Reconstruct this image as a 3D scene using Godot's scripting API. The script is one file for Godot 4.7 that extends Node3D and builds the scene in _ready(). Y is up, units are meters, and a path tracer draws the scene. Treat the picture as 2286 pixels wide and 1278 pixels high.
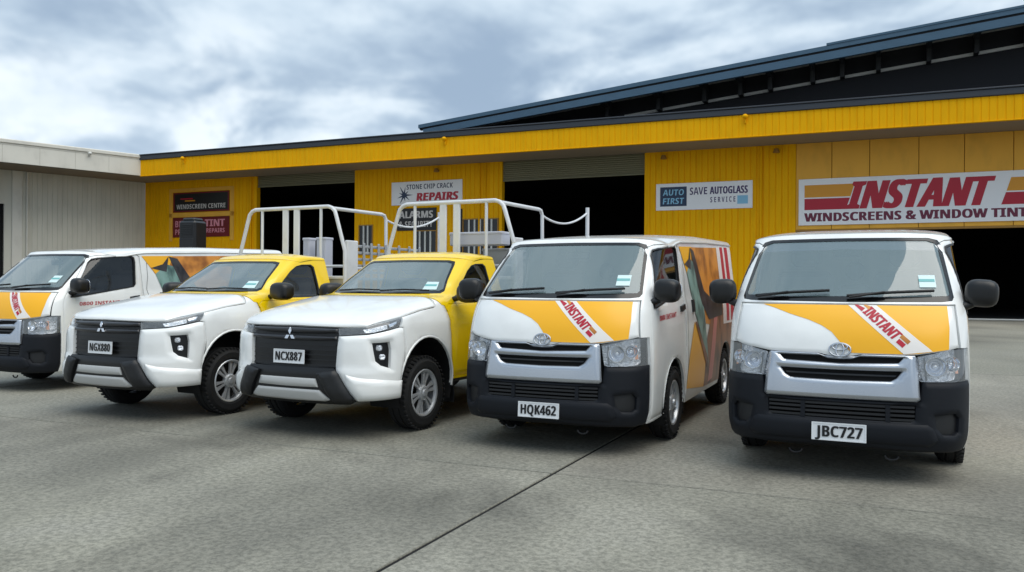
extends Node3D
# ------------------------------------------------------------------ geometry helpers
class MB:                                   # collects triangles, commits one mesh
	var v := PackedVector3Array()
	var n := PackedVector3Array()
	var tint := PackedColorArray()           # optional, one per corner
	func tri(a: Vector3, b: Vector3, c: Vector3, na: Vector3, nb: Vector3, nc: Vector3) -> void:
		var g := (b - a).cross(c - a)
		if g.length_squared() < 1e-16: return
		if g.dot(na + nb + nc) < 0.0:
			v.append(a); v.append(c); v.append(b); n.append(na); n.append(nc); n.append(nb)   # swapped below
		else:
			v.append(a); v.append(b); v.append(c); n.append(na); n.append(nb); n.append(nc)
	func ftri(a: Vector3, b: Vector3, c: Vector3, out: Vector3) -> void:
		var g := (b - a).cross(c - a).normalized()
		if g.dot(out) < 0.0: g = -g
		tri(a, b, c, g, g, g)
	func quad(a: Vector3, b: Vector3, c: Vector3, d: Vector3, out: Vector3) -> void:
		ftri(a, b, c, out); ftri(a, c, d, out)
	func box(c: Vector3, s: Vector3, bev := 0.0, xf := Transform3D()) -> void:
		var h := s * 0.5
		var e := minf(bev, minf(h.x, minf(h.y, h.z)) * 0.9)
		var ctr := xf * c
		for ax in 3:
			for sg in [-1.0, 1.0]:
				var a1 := (ax + 1) % 3
				var a2 := (ax + 2) % 3
				var q := []
				for k in [[-1, -1], [1, -1], [1, 1], [-1, 1]]:
					var p := Vector3.ZERO
					p[ax] = sg * h[ax]; p[a1] = k[0] * (h[a1] - e); p[a2] = k[1] * (h[a2] - e)
					q.append(xf * (c + p))
				quad(q[0], q[1], q[2], q[3], (q[0] + q[2]) * 0.5 - ctr)
		if e <= 0.0: return
		for ax in 3:
			var a1 := (ax + 1) % 3
			var a2 := (ax + 2) % 3
			for s1 in [-1.0, 1.0]:
				for s2 in [-1.0, 1.0]:
					var q := []
					for k in [[-1, 0], [1, 0], [1, 1], [-1, 1]]:
						var p := Vector3.ZERO
						p[ax] = k[0] * (h[ax] - e)
						p[a1] = s1 * (h[a1] - (e if k[1] else 0.0)); p[a2] = s2 * (h[a2] - (0.0 if k[1] else e))
						q.append(xf * (c + p))
					quad(q[0], q[1], q[2], q[3], (q[0] + q[2]) * 0.5 - ctr)
		for s0 in [-1.0, 1.0]:
			for s1 in [-1.0, 1.0]:
				for s2 in [-1.0, 1.0]:
					var q := []
					for k in 3:
						var p := Vector3(s0 * (h.x - e), s1 * (h.y - e), s2 * (h.z - e))
						p[k] = [s0, s1, s2][k] * h[k]
						q.append(xf * (c + p))
					ftri(q[0], q[1], q[2], q[0] - ctr)
	func span(a: Vector3, b: Vector3, bev := 0.0) -> void:      # box from corner to corner
		box((a + b) * 0.5, (b - a).abs(), bev)
	func ball(c: Vector3, r: Vector3, xf := Transform3D(), e := 2.0, nu := 16, nv := 10) -> void:  # (super)ellipsoid
		var at := func(i: int, j: int) -> Array:
			var th := TAU * i / nu
			var ph := PI * (float(j) / nv - 0.5)
			var d := Vector3(cos(ph) * cos(th), sin(ph), cos(ph) * sin(th))
			var k := pow(pow(absf(d.x), e) + pow(absf(d.y), e) + pow(absf(d.z), e), -1.0 / e)
			var s := d * k
			var g := Vector3(signf(s.x) * pow(absf(s.x), e - 1) / r.x, signf(s.y) * pow(absf(s.y), e - 1) / r.y, signf(s.z) * pow(absf(s.z), e - 1) / r.z)
			return [xf * (c + s * r), (xf.basis * g).normalized()]
		for i in nu:
			for j in nv:
				var a = at.call(i, j); var b = at.call(i + 1, j); var cc = at.call(i + 1, j + 1); var d = at.call(i, j + 1)
				tri(a[0], b[0], cc[0], a[1], b[1], cc[1]); tri(a[0], cc[0], d[0], a[1], cc[1], d[1])
	func tube(path: Array, r: float, sides := 8) -> void:
		var rings := []
		var side := Vector3.ZERO
		for i in path.size():
			var t: Vector3 = (path[mini(i + 1, path.size() - 1)] - path[maxi(i - 1, 0)]).normalized()
			if i == 0: side = t.cross(Vector3.UP if absf(t.y) < 0.9 else Vector3.RIGHT).normalized()
			side = (side - t * side.dot(t)).normalized()
			var up := t.cross(side)
			var k := []
			for j in sides:
				var d := side * cos(TAU * j / sides) + up * sin(TAU * j / sides)
				k.append([path[i] + d * r, d])
			rings.append(k)
		for i in path.size() - 1:
			for j in sides:
				var j2 := (j + 1) % sides
				var a = rings[i][j]; var b = rings[i][j2]; var c = rings[i + 1][j2]; var d = rings[i + 1][j]
				tri(a[0], b[0], c[0], a[1], b[1], c[1]); tri(a[0], c[0], d[0], a[1], c[1], d[1])
		for e in [0, path.size() - 1]:
			var out: Vector3 = path[e] - path[1 if e == 0 else e - 1]
			for j in range(1, sides - 1): ftri(rings[e][0][0], rings[e][j][0], rings[e][j + 1][0], out)
	func lathe(prof: Array, xf: Transform3D, seg := 28) -> void:        # prof of Vector2(radius, height along local y)
		for i in prof.size() - 1:
			var a: Vector2 = prof[i]; var b: Vector2 = prof[i + 1]
			var nn := Vector2(b.y - a.y, a.x - b.x).normalized()
			for j in seg:
				var t0 := TAU * j / seg; var t1 := TAU * (j + 1) / seg
				var d0 := Vector3(cos(t0), 0, sin(t0)); var d1 := Vector3(cos(t1), 0, sin(t1))
				var U := Vector3.UP
				var n0 := (xf.basis * (d0 * nn.x + U * nn.y)).normalized(); var n1 := (xf.basis * (d1 * nn.x + U * nn.y)).normalized()
				var p0 := xf * (d0 * a.x + U * a.y); var p1 := xf * (d1 * a.x + U * a.y)
				var p2 := xf * (d1 * b.x + U * b.y); var p3 := xf * (d0 * b.x + U * b.y)
				tri(p0, p1, p2, n0, n1, n1); tri(p0, p2, p3, n0, n1, n0)
	func prism(poly: PackedVector2Array, depth: float, xf := Transform3D()) -> void:   # poly in local xy, from z=0 to z=depth
		var ix := Geometry2D.triangulate_polygon(poly)
		var Z := xf.basis.z
		for i in range(0, ix.size(), 3):
			for z in [0.0, depth]:
				var p := []
				for k in 3: p.append(xf * Vector3(poly[ix[i + k]].x, poly[ix[i + k]].y, z))
				ftri(p[0], p[1], p[2], Z * (1 if z > 0 else -1) * signf(depth))
		var cw := Geometry2D.is_polygon_clockwise(poly)
		for i in poly.size():
			var a := poly[i]; var b := poly[(i + 1) % poly.size()]
			var o := Vector2(b.y - a.y, a.x - b.x) * (-1.0 if cw else 1.0)
			quad(xf * Vector3(a.x, a.y, 0), xf * Vector3(b.x, b.y, 0), xf * Vector3(b.x, b.y, depth), xf * Vector3(a.x, a.y, depth), xf.basis * Vector3(o.x, o.y, 0))
	func mesh() -> ArrayMesh:
		var arr := []; arr.resize(Mesh.ARRAY_MAX)
		var vv := PackedVector3Array(); var nn := PackedVector3Array()
		vv.resize(v.size()); nn.resize(n.size())
		for i in range(0, v.size(), 3):        # Godot's front faces run clockwise
			vv[i] = v[i]; vv[i + 1] = v[i + 2]; vv[i + 2] = v[i + 1]
			nn[i] = n[i]; nn[i + 1] = n[i + 2]; nn[i + 2] = n[i + 1]
		arr[Mesh.ARRAY_VERTEX] = vv; arr[Mesh.ARRAY_NORMAL] = nn
		if tint.size() == v.size():
			var cc := PackedColorArray(tint)
			for i in range(0, cc.size(), 3):
				cc[i + 1] = tint[i + 2]; cc[i + 2] = tint[i + 1]
			arr[Mesh.ARRAY_COLOR] = cc
		var m := ArrayMesh.new()
		m.add_surface_from_arrays(Mesh.PRIMITIVE_TRIANGLES, arr)
		return m

class Chart:                                # a body skin: plan outlines (superellipse nose, straight sides) stacked along a profile
	const N := 400
	var vmax := 0.0
	var T := []                              # five sampled channels: y, nose z, half width, nose depth, exponent
	func _init(k: Array) -> void:
		var vk := PackedFloat32Array([0.0])
		for i in range(1, k.size()): vk.append(vk[i - 1] + Vector2(k[i][0] - k[i - 1][0], k[i][1] - k[i - 1][1]).length())
		vmax = vk[k.size() - 1]
		for c in 5:
			var m := PackedFloat32Array(); m.resize(k.size())
			var dl := PackedFloat32Array()
			for i in k.size() - 1: dl.append((k[i + 1][c] - k[i][c]) / maxf(vk[i + 1] - vk[i], 1e-5))
			for i in k.size():
				var a := dl[maxi(i - 1, 0)]; var b := dl[mini(i, dl.size() - 1)]
				m[i] = 0.0 if a * b <= 0.0 else 2.0 * a * b / (a + b)
			var col := PackedFloat32Array()
			var s := 0
			for j in N + 1:
				var vv := vmax * j / N
				while s < k.size() - 2 and vv > vk[s + 1]: s += 1
				var h := maxf(vk[s + 1] - vk[s], 1e-5)
				var t := clampf((vv - vk[s]) / h, 0, 1)
				var t2 := t * t; var t3 := t2 * t
				col.append((2 * t3 - 3 * t2 + 1) * k[s][c] + (t3 - 2 * t2 + t) * h * m[s] + (3 * t2 - 2 * t3) * k[s + 1][c] + (t3 - t2) * h * m[s + 1])
			T.append(col)
	func ch(c: int, v: float) -> float:
		var f := clampf(v / vmax, 0, 1) * N
		var i := mini(int(f), N - 1)
		return lerpf(T[c][i], T[c][i + 1], f - i)
	func p(q: float, v: float) -> Vector3:
		var f := clampf(v / vmax, 0, 1) * N
		var i := mini(int(f), N - 1)
		var t := f - i
		var y := lerpf(T[0][i], T[0][i + 1], t); var zf := lerpf(T[1][i], T[1][i + 1], t)
		var w := lerpf(T[2][i], T[2][i + 1], t); var D := lerpf(T[3][i], T[3][i + 1], t)
		var a := absf(q)
		var sg := -1.0 if q < 0 else 1.0
		if a >= 2.0: return Vector3(sg * w, y, zf - D - (a - 2.0))
		var e := lerpf(T[4][i], T[4][i + 1], t)
		var s := sin(a * PI / 4); var c := cos(a * PI / 4)
		var m := pow(pow(s, e) + pow(maxf(c, 0.0), e), -1.0 / e)
		return Vector3(sg * w * s * m, y, zf - D * (1.0 - c * m))
	func nrm(q: float, v: float) -> Vector3:
		var h := 0.006
		var dq := p(q + h, v) - p(q - h, v)
		var dv := p(q, minf(v + h, vmax)) - p(q, maxf(v - h, 0))
		return dq.cross(dv).normalized()
	func vy(y: float) -> float:
		var lo := 0.0; var hi := vmax
		for i in 24:
			var mid := (lo + hi) * 0.5
			if ch(0, mid) < y: lo = mid
			else: hi = mid
		return (lo + hi) * 0.5
	func qx(x: float, v: float) -> float:
		var w := ch(2, v); var e := ch(4, v)
		var s := minf(absf(x) / w, 0.9999)
		return signf(x) * atan2(s, pow(1.0 - pow(s, e), 1.0 / e)) * 4 / PI
	func qz(z: float, v: float) -> float:
		var zf := ch(1, v); var D := ch(3, v); var e := ch(4, v)
		if z < zf - D: return 2.0 + zf - D - z
		var c := clampf(1.0 - (zf - z) / D, 0, 1)
		return atan2(pow(1.0 - pow(c, e), 1.0 / e), c) * 4 / PI
	func at(k: Vector3, sg: float) -> Vector2:      # x: 0 front (x, y), 1 side (z, y), 2 top (x, z)
		if k.x < 0.5:
			var v := vy(k.z)
			return Vector2(qx(k.y * sg, v), v)
		if k.x < 1.5:
			var v := vy(k.z)
			return Vector2(sg * qz(k.y, v), v)
		var lo := 0.0; var hi := vmax
		for i in 24:
			var mid := (lo + hi) * 0.5
			var w := ch(2, mid)
			var zz := -9.0
			if absf(k.y) < w:
				var e := ch(4, mid)
				zz = ch(1, mid) - ch(3, mid) * (1.0 - pow(1.0 - pow(absf(k.y) / w, e), 1.0 / e))
			if zz > k.z: lo = mid
			else: hi = mid
		return Vector2(qx(k.y * sg, lo), lo)
	func line(pts: Array, sg := 1.0, closed := true, sub := 5) -> PackedVector2Array:
		var out := PackedVector2Array()
		for i in pts.size() if closed else pts.size() - 1:
			var a: Vector3 = pts[i]; var b: Vector3 = pts[(i + 1) % pts.size()]
			if absf(a.x - b.x) < 0.1:
				for k in sub: out.append(at(a.lerp(b, float(k) / sub), sg))
			else: out.append(at(a, sg))
		if not closed: out.append(at(pts[-1], sg))
		return out
	func sym(half: Array, sub := 5) -> PackedVector2Array:      # half outline from the top centre round to the bottom centre
		var r := line(half, 1.0, false, sub)
		var out := PackedVector2Array(r)
		for i in range(r.size() - 1, -1, -1):
			if absf(r[i].x) > 1e-4: out.append(Vector2(-r[i].x, r[i].y))
		return out

func patch(mb: MB, ch: Chart, poly: PackedVector2Array, holes := [], off := 0.0, depth := 0.02, cell := Vector2(0.08, 0.05), bev := 0.0, bw := 0.03) -> void:
	var lo := poly[0]; var hi := poly[0]
	for p in poly: lo = lo.min(p); hi = hi.max(p)
	var hb := []
	for h in holes:
		var r := Rect2(h[0], Vector2.ZERO)
		for p in h: r = r.expand(p)
		hb.append(r)
	# edges for the rolled rim: each as start, end and inward side, q weighed to metres
	var sx := 0.45
	var ed := []
	if bev > 0.0:
		for o in [poly] + holes:
			var inner := -1.0 if o == poly else 1.0
			if Geometry2D.is_polygon_clockwise(o): inner = -inner
			for i in o.size():
				var a: Vector2 = o[i] * Vector2(sx, 1); var b: Vector2 = o[(i + 1) % o.size()] * Vector2(sx, 1)
				if a.distance_squared_to(b) > 1e-10: ed.append([a, b, Vector2(b.y - a.y, a.x - b.x).normalized() * inner])
	for j in range(floori(lo.y / cell.y), ceili(hi.y / cell.y)):
		var y0 := j * cell.y
		var strips := Geometry2D.intersect_polygons(poly, _rect(lo.x - 1, y0, hi.x + 1, y0 + cell.y))
		for st in strips:
			var l := st[0]; var h2 := st[0]
			for p in st: l = l.min(p); h2 = h2.max(p)
			for i in range(floori(l.x / cell.x), ceili(h2.x / cell.x)):
				var cr := _rect(i * cell.x, y0, (i + 1) * cell.x, y0 + cell.y)
				var list := Geometry2D.intersect_polygons(st, cr)
				var box := Rect2(i * cell.x, y0, cell.x, cell.y)
				for k in holes.size():
					if not box.intersects(hb[k], true): continue
					var nl: Array[PackedVector2Array] = []
					for c in list: nl.append_array(Geometry2D.clip_polygons(c, holes[k]))
					list = nl
				for c in list:
					if Geometry2D.is_polygon_clockwise(c): continue
					var P := []; var Q := []
					for u in c:
						var nn := ch.nrm(u.x, u.y)
						if bev > 0.0:
							var us := u * Vector2(sx, 1)
							var best := bw; var dir := Vector2.ZERO
							for e in ed:
								var c2 := Geometry2D.get_closest_point_to_segment(us, e[0], e[1])
								var d := us.distance_to(c2)
								if d < best:
									best = d
									dir = (us - c2) / d if d > 1e-4 else e[2]
							var t := 1.0 - best / bw
							var pp := ch.p(u.x, u.y) + nn * (off - bev * t * t)
							if t > 0.0:
								var tq := (ch.p(u.x + 0.006, u.y) - ch.p(u.x - 0.006, u.y)).normalized()
								var tv := nn.cross(tq)
								nn = (nn - (tq * dir.x + tv * dir.y) * (2.0 * bev * t / bw)).normalized()
							P.append(pp); Q.append(nn)
						else:
							P.append(ch.p(u.x, u.y) + nn * off); Q.append(nn)
					var ix := Geometry2D.triangulate_polygon(c)
					for t in range(0, ix.size(), 3):
						mb.tri(P[ix[t]], P[ix[t + 1]], P[ix[t + 2]], Q[ix[t]], Q[ix[t + 1]], Q[ix[t + 2]])
	if depth > 0.0:
		for o in [poly] + holes:
			for i in o.size():
				var a: Vector2 = o[i]; var b: Vector2 = o[(i + 1) % o.size()]
				var m := maxi(1, int(ceil((b - a).length() / 0.12)))
				for k in m:
					var u := a.lerp(b, float(k) / m); var w := a.lerp(b, float(k + 1) / m)
					var mid := (u + w) * 0.5
					if o != poly and not Geometry2D.is_point_in_polygon(mid, poly): continue
					if o == poly:
						var cut := false
						for h in holes:
							if Geometry2D.is_point_in_polygon(mid, h): cut = true
						if cut: continue
					var pu := ch.p(u.x, u.y); var pw := ch.p(w.x, w.y)
					var nu := ch.nrm(u.x, u.y); var nw := ch.nrm(w.x, w.y)
					mb.quad(pu + nu * (off - bev), pw + nw * (off - bev), pw + nw * (off - depth), pu + nu * (off - depth), (pw - pu).cross(nu))

func _rect(x0: float, y0: float, x1: float, y1: float) -> PackedVector2Array:
	return PackedVector2Array([Vector2(x0, y0), Vector2(x1, y0), Vector2(x1, y1), Vector2(x0, y1)])

var taken := {}
func numbered(s: String) -> String:
	var k: int = taken.get(s, 0)
	taken[s] = k + 1
	return s if k == 0 else "%s_%03d" % [s, k]
func thing(called: String, label: String, category: String, at := Vector3.ZERO, turn := 0.0, group := "") -> Node3D:
	var o := Node3D.new(); o.name = numbered(called); add_child(o)
	o.position = at; o.rotation.y = turn
	tag(o, label, category, group)
	return o
func tag(o: Node, label: String, category: String, group := "") -> void:
	o.set_meta("label", label); o.set_meta("category", category)
	if group: o.set_meta("group", group)
func part(mb: MB, called: String, m: Material, parent: Node, label := "") -> MeshInstance3D:
	var o := MeshInstance3D.new()
	o.mesh = mb.mesh(); o.material_override = m; o.name = called
	parent.add_child(o, true)
	if label: o.set_meta("label", label)
	return o
func lone(mb: MB, called: String, m: Material) -> MeshInstance3D:
	return part(mb, numbered(called), m, self)

# ------------------------------------------------------------------ lettering: TextMesh outlines, laid on any surface
var glyphs := {}
func text_tris(s: String, bold := true) -> Array:        # [triangles as Vector2 with cap height 1, width]
	var key := s + str(bold)
	if glyphs.has(key): return glyphs[key]
	var tm := TextMesh.new()
	var f := SystemFont.new(); f.font_names = PackedStringArray(["Droid Sans"]); f.font_weight = 700 if bold else 400
	tm.font = f; tm.text = s; tm.font_size = 64; tm.pixel_size = 0.01; tm.depth = 0.0; tm.curve_step = 2.0
	var arr := tm.get_mesh_arrays() if tm.get_surface_count() == 0 else tm.surface_get_arrays(0)
	var vs: PackedVector3Array = arr[Mesh.ARRAY_VERTEX]
	var ix: PackedInt32Array = arr[Mesh.ARRAY_INDEX] if arr[Mesh.ARRAY_INDEX] != null else PackedInt32Array()
	var pts := PackedVector2Array()
	if ix.size():
		for i in ix: pts.append(Vector2(vs[i].x, vs[i].y))
	else:
		for p in vs: pts.append(Vector2(p.x, p.y))
	var lo := Vector2(1e9, 1e9); var hi := -lo
	for p in pts: lo = lo.min(p); hi = hi.max(p)
	if s != "H": lo.y = text_tris("H", bold)[2]
	var cap := 0.64 * 0.714
	for i in pts.size(): pts[i] = Vector2((pts[i].x - lo.x) / cap, (pts[i].y - lo.y) / cap)
	glyphs[key] = [pts, (hi.x - lo.x) / cap, lo.y]
	return glyphs[key]
# flat text: lower left corner o, along x and y axes, cap height h, fitted to width w; slant leans it to the right
func text_flat(mb: MB, s: String, o: Vector3, x: Vector3, y: Vector3, h: float, w := 0.0, slant := 0.0, bold := true, fat := 0.0) -> void:
	var t := text_tris(s, bold)
	var kx: float = h if w <= 0.0 else w / t[1]
	var out := x.cross(y)
	var P: PackedVector2Array = t[0]
	var shifts := [0.0] if fat == 0.0 else [-fat, 0.0, fat]
	for dx in shifts:
		for i in range(0, P.size(), 3):
			var q := []
			for k in 3: q.append(o + x * (P[i + k].x * kx + P[i + k].y * h * slant + dx) + y * P[i + k].y * h + out * (absf(dx) * 0.05 + dx * 0.02))
			mb.ftri(q[0], q[1], q[2], out)
# text on a body skin: o in (x, y) of the front or (z, y) of the side
func text_chart(mb: MB, ch: Chart, kind: int, s: String, o: Vector2, ang: float, h: float, w: float, sg := 1.0, slant := 0.0, off := 0.004, fat := 0.0) -> void:
	var t := text_tris(s, true)
	var P: PackedVector2Array = t[0]
	var kx: float = w / t[1]
	for dx in ([0.0] if fat == 0.0 else [-fat, fat]):
		for i in range(0, P.size(), 3):
			var a := []; var nn := []
			for k in 3:
				var l := Vector2(P[i + k].x * kx + P[i + k].y * h * slant + dx, P[i + k].y * h).rotated(ang)
				if kind == 1: l.x = -l.x * sg
				var u := ch.at(Vector3(kind, o.x + l.x, o.y + l.y), sg)
				var m := ch.nrm(u.x, u.y)
				a.append(ch.p(u.x, u.y) + m * (off + absf(dx) * 0.05 + dx * 0.03)); nn.append(m)
			mb.tri(a[0], a[1], a[2], nn[0], nn[1], nn[2])

# ------------------------------------------------------------------ materials
var M := {}
func pm(c: Color, rough := 0.5, metal := 0.0, spec := 0.5) -> StandardMaterial3D:
	var m := StandardMaterial3D.new()
	m.albedo_color = c; m.roughness = rough; m.metallic = metal; m.metallic_specular = spec
	return m
func noise_tex(freq: float, oct: int, sd: int, ramp: Array, size := 512, normal := 0.0) -> NoiseTexture2D:
	var fn := FastNoiseLite.new()
	fn.seed = sd; fn.frequency = freq; fn.fractal_octaves = oct; fn.noise_type = FastNoiseLite.TYPE_SIMPLEX_SMOOTH
	var t := NoiseTexture2D.new()
	t.width = size; t.height = size; t.seamless = true; t.noise = fn
	if normal > 0.0: t.as_normal_map = true; t.bump_strength = normal
	elif ramp.size():
		var g := Gradient.new()
		g.offsets = PackedFloat32Array(ramp.map(func(e): return e[0])); g.colors = PackedColorArray(ramp.map(func(e): return e[1]))
		t.color_ramp = g
	return t
func tri_mat(m: StandardMaterial3D, scale: Vector3, world := false) -> StandardMaterial3D:
	m.uv1_triplanar = true; m.uv1_world_triplanar = world; m.uv1_scale = scale; m.uv1_triplanar_sharpness = 4.0
	return m
func grey(x: float) -> Color: return Color(x, x, x)
func make_materials() -> void:
	var dirt := noise_tex(0.006, 5, 3, [[0.0, grey(0.93)], [0.45, grey(0.985)], [1.0, grey(1.0)]])
	var streak := noise_tex(0.012, 4, 9, [[0.0, Color(0.88, 0.86, 0.82)], [0.5, Color(0.97, 0.965, 0.955)], [1.0, grey(1.0)]])
	M.white = pm(Color(0.94, 0.945, 0.938), 0.2); M.white.clearcoat_enabled = true; M.white.clearcoat = 0.6; M.white.clearcoat_roughness = 0.04
	M.white.albedo_texture = dirt; tri_mat(M.white, Vector3(0.35, 0.5, 0.35))
	M.yellow = pm(Color(0.98, 0.825, 0.03), 0.25); M.yellow.clearcoat_enabled = true; M.yellow.clearcoat = 0.6; M.yellow.clearcoat_roughness = 0.05
	M.yellow.albedo_texture = dirt; tri_mat(M.yellow, Vector3(0.35, 0.5, 0.35))
	M.print_yellow = pm(Color(0.96, 0.70, 0.07), 0.3)
	M.print_orange = pm(Color(0.88, 0.60, 0.25), 0.35); M.print_orange.albedo_texture = noise_tex(0.007, 4, 23, [[0.0, Color(0.62, 0.55, 0.5)], [0.5, Color(0.95, 0.92, 0.88)], [1.0, Color(1, 1, 1)]]); tri_mat(M.print_orange, Vector3(0.5, 0.6, 0.5))
	M.print_brown = pm(Color(0.62, 0.42, 0.28), 0.35)
	M.print_brown.albedo_texture = noise_tex(0.008, 4, 21, [[0.0, Color(0.45, 0.35, 0.3)], [0.5, Color(0.9, 0.85, 0.8)], [1.0, grey(1.0)]]); tri_mat(M.print_brown, Vector3(0.8, 0.5, 0.8))
	M.print_teal = pm(Color(0.53, 0.66, 0.64), 0.35)
	M.print_teal.albedo_texture = noise_tex(0.01, 4, 22, [[0.0, Color(0.45, 0.5, 0.5)], [0.5, Color(0.9, 0.92, 0.9)], [1.0, grey(1.0)]]); tri_mat(M.print_teal, Vector3(0.9, 0.5, 0.9))
	M.print_dark = pm(Color(0.27, 0.255, 0.26), 0.35); M.print_dark.albedo_texture = noise_tex(0.012, 4, 24, [[0.0, Color(0.35, 0.35, 0.4)], [0.5, Color(0.8, 0.8, 0.8)], [1.0, Color(1, 1, 1)]]); tri_mat(M.print_dark, Vector3(0.8, 0.6, 0.8))
	M.print_white = pm(Color(0.92, 0.90, 0.88), 0.3)
	M.print_crimson = pm(Color(0.72, 0.10, 0.20), 0.35)
	M.print_pink = pm(Color(0.82, 0.50, 0.46), 0.35)
	M.bumper = pm(Color(0.080, 0.093, 0.118), 0.55, 0.0, 0.35); M.bumper.normal_enabled = true
	M.bumper.normal_texture = noise_tex(0.2, 2, 5, [], 256, 3.0); M.bumper.normal_scale = 0.25; tri_mat(M.bumper, Vector3(3, 3, 3))
	M.black = pm(Color(0.050, 0.052, 0.058), 0.42)
	M.gloss_black = pm(Color(0.05, 0.052, 0.058), 0.16)
	M.trim = pm(Color(0.085, 0.09, 0.10), 0.5)
	M.void = pm(Color(0.03, 0.03, 0.032), 0.9)
	M.silver = pm(Color(0.72, 0.74, 0.77), 0.26, 0.75)
	M.skid = pm(Color(0.74, 0.74, 0.73), 0.45, 0.2)
	M.chrome = pm(Color(0.88, 0.89, 0.91), 0.10, 1.0)
	M.reflector = pm(Color(0.95, 0.97, 1.0), 0.12, 0.45); M.reflector.normal_enabled = true; M.reflector.normal_scale = 1.6
	var fc := FastNoiseLite.new(); fc.seed = 5; fc.noise_type = FastNoiseLite.TYPE_CELLULAR; fc.frequency = 0.03; fc.cellular_return_type = FastNoiseLite.RETURN_DISTANCE
	var ft := NoiseTexture2D.new(); ft.width = 256; ft.height = 256; ft.seamless = true; ft.noise = fc; ft.as_normal_map = true; ft.bump_strength = 14.0
	M.reflector.normal_texture = ft; tri_mat(M.reflector, Vector3(3.2, 3.2, 3.2))
	M.rim = pm(Color(0.76, 0.77, 0.78), 0.3, 0.5)
	M.bar_grey = pm(Color(0.17, 0.175, 0.19), 0.28)
	M.tyre = pm(Color(0.05, 0.05, 0.053), 0.8)
	M.glass = pm(Color(0.58, 0.67, 0.68, 0.40), 0.015, 0.0, 1.0); M.glass.transparency = BaseMaterial3D.TRANSPARENCY_ALPHA
	M.glass.clearcoat_enabled = true; M.glass.clearcoat = 1.0; M.glass.clearcoat_roughness = 0.01
	M.side_glass = pm(Color(0.06, 0.075, 0.075, 0.62), 0.02, 0.0, 0.6); M.side_glass.transparency = BaseMaterial3D.TRANSPARENCY_ALPHA
	M.shade_band = pm(Color(0.21, 0.23, 0.31, 0.75), 0.05); M.shade_band.transparency = BaseMaterial3D.TRANSPARENCY_ALPHA
	M.lens = pm(Color(0.92, 0.95, 0.97, 0.14), 0.02, 0.0, 0.7); M.lens.transparency = BaseMaterial3D.TRANSPARENCY_ALPHA
	M.amber = pm(Color(0.84, 0.58, 0.44), 0.2)
	M.plate = pm(Color(0.88, 0.89, 0.90), 0.35)
	M.ink = pm(Color(0.05, 0.05, 0.06), 0.5)
	M.sticker = pm(Color(0.80, 0.88, 0.88), 0.5)
	M.sticker_teal = pm(Color(0.42, 0.68, 0.68), 0.5)
	M.seat = pm(Color(0.46, 0.465, 0.48), 0.95)
	M.lining = pm(Color(0.62, 0.62, 0.60), 0.95)
	M.dash = pm(Color(0.19, 0.195, 0.2), 0.8)
	M.frame_white = pm(Color(0.85, 0.86, 0.87), 0.35); M.frame_white.albedo_texture = dirt; tri_mat(M.frame_white, Vector3(1, 1, 1))
	M.alloy = pm(Color(0.68, 0.69, 0.70), 0.45, 0.4); M.alloy.albedo_texture = dirt; tri_mat(M.alloy, Vector3(1, 1, 1))
	M.box_white = pm(Color(0.74, 0.75, 0.79), 0.7)
	M.wall_yellow = pm(Color(0.955, 0.70, 0.0), 0.6, 0.0, 0.25); M.wall_yellow.albedo_texture = dirt; tri_mat(M.wall_yellow, Vector3(0.5, 0.10, 0.5))
	M.tan = pm(Color(0.93, 0.69, 0.23), 0.6); M.tan.albedo_texture = dirt; tri_mat(M.tan, Vector3(0.3, 0.12, 0.3))
	M.tan_frame = pm(Color(0.62, 0.46, 0.20), 0.6)
	M.roller = pm(Color(0.44, 0.43, 0.34), 0.6)
	M.soffit = pm(Color(0.55, 0.50, 0.44), 0.8)
	M.beige = pm(Color(0.80, 0.79, 0.74), 0.6); M.beige.albedo_texture = dirt; tri_mat(M.beige, Vector3(0.4, 0.1, 0.4))
	M.beige_light = pm(Color(0.84, 0.83, 0.79), 0.55); M.beige_light.albedo_texture = dirt; tri_mat(M.beige_light, Vector3(0.3, 0.2, 0.3))
	M.gutter = pm(Color(0.20, 0.22, 0.25), 0.5)
	M.navy = pm(Color(0.255, 0.375, 0.465), 0.45); M.navy.albedo_texture = dirt; tri_mat(M.navy, Vector3(0.2, 0.4, 0.2))
	M.navy_dark = pm(Color(0.035, 0.045, 0.08), 0.7)
	M.purlin = pm(Color(0.13, 0.14, 0.15), 0.6)
	M.pale = pm(Color(0.80, 0.80, 0.78), 0.6)
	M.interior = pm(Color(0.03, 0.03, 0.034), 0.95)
	M.sign_white = pm(Color(0.93, 0.93, 0.94), 0.4)
	M.sign_black = pm(Color(0.035, 0.032, 0.04), 0.4)
	M.sign_red = pm(Color(0.42, 0.035, 0.06), 0.4)
	M.sign_blue = pm(Color(0.08, 0.17, 0.30), 0.4)
	M.sign_sky = pm(Color(0.52, 0.74, 0.86), 0.4)
	M.text_violet = pm(Color(0.25, 0.18, 0.38), 0.45)
	M.text_crimson = pm(Color(0.70, 0.055, 0.17), 0.4)
	M.text_plum = pm(Color(0.42, 0.10, 0.22), 0.4)
	M.text_pale = pm(Color(0.80, 0.78, 0.76), 0.45)
	M.text_rose = pm(Color(0.86, 0.55, 0.60), 0.45)
	M.amber_bar = pm(Color(0.85, 0.58, 0.10), 0.4)
	M.leaf = pm(Color(0.13, 0.185, 0.125), 0.8); M.leaf.backlight_enabled = true; M.leaf.backlight = Color(0.04, 0.08, 0.02)
	M.bark = pm(Color(0.22, 0.17, 0.13), 0.9)
	M.pot = pm(Color(0.16, 0.16, 0.17), 0.6)

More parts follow.
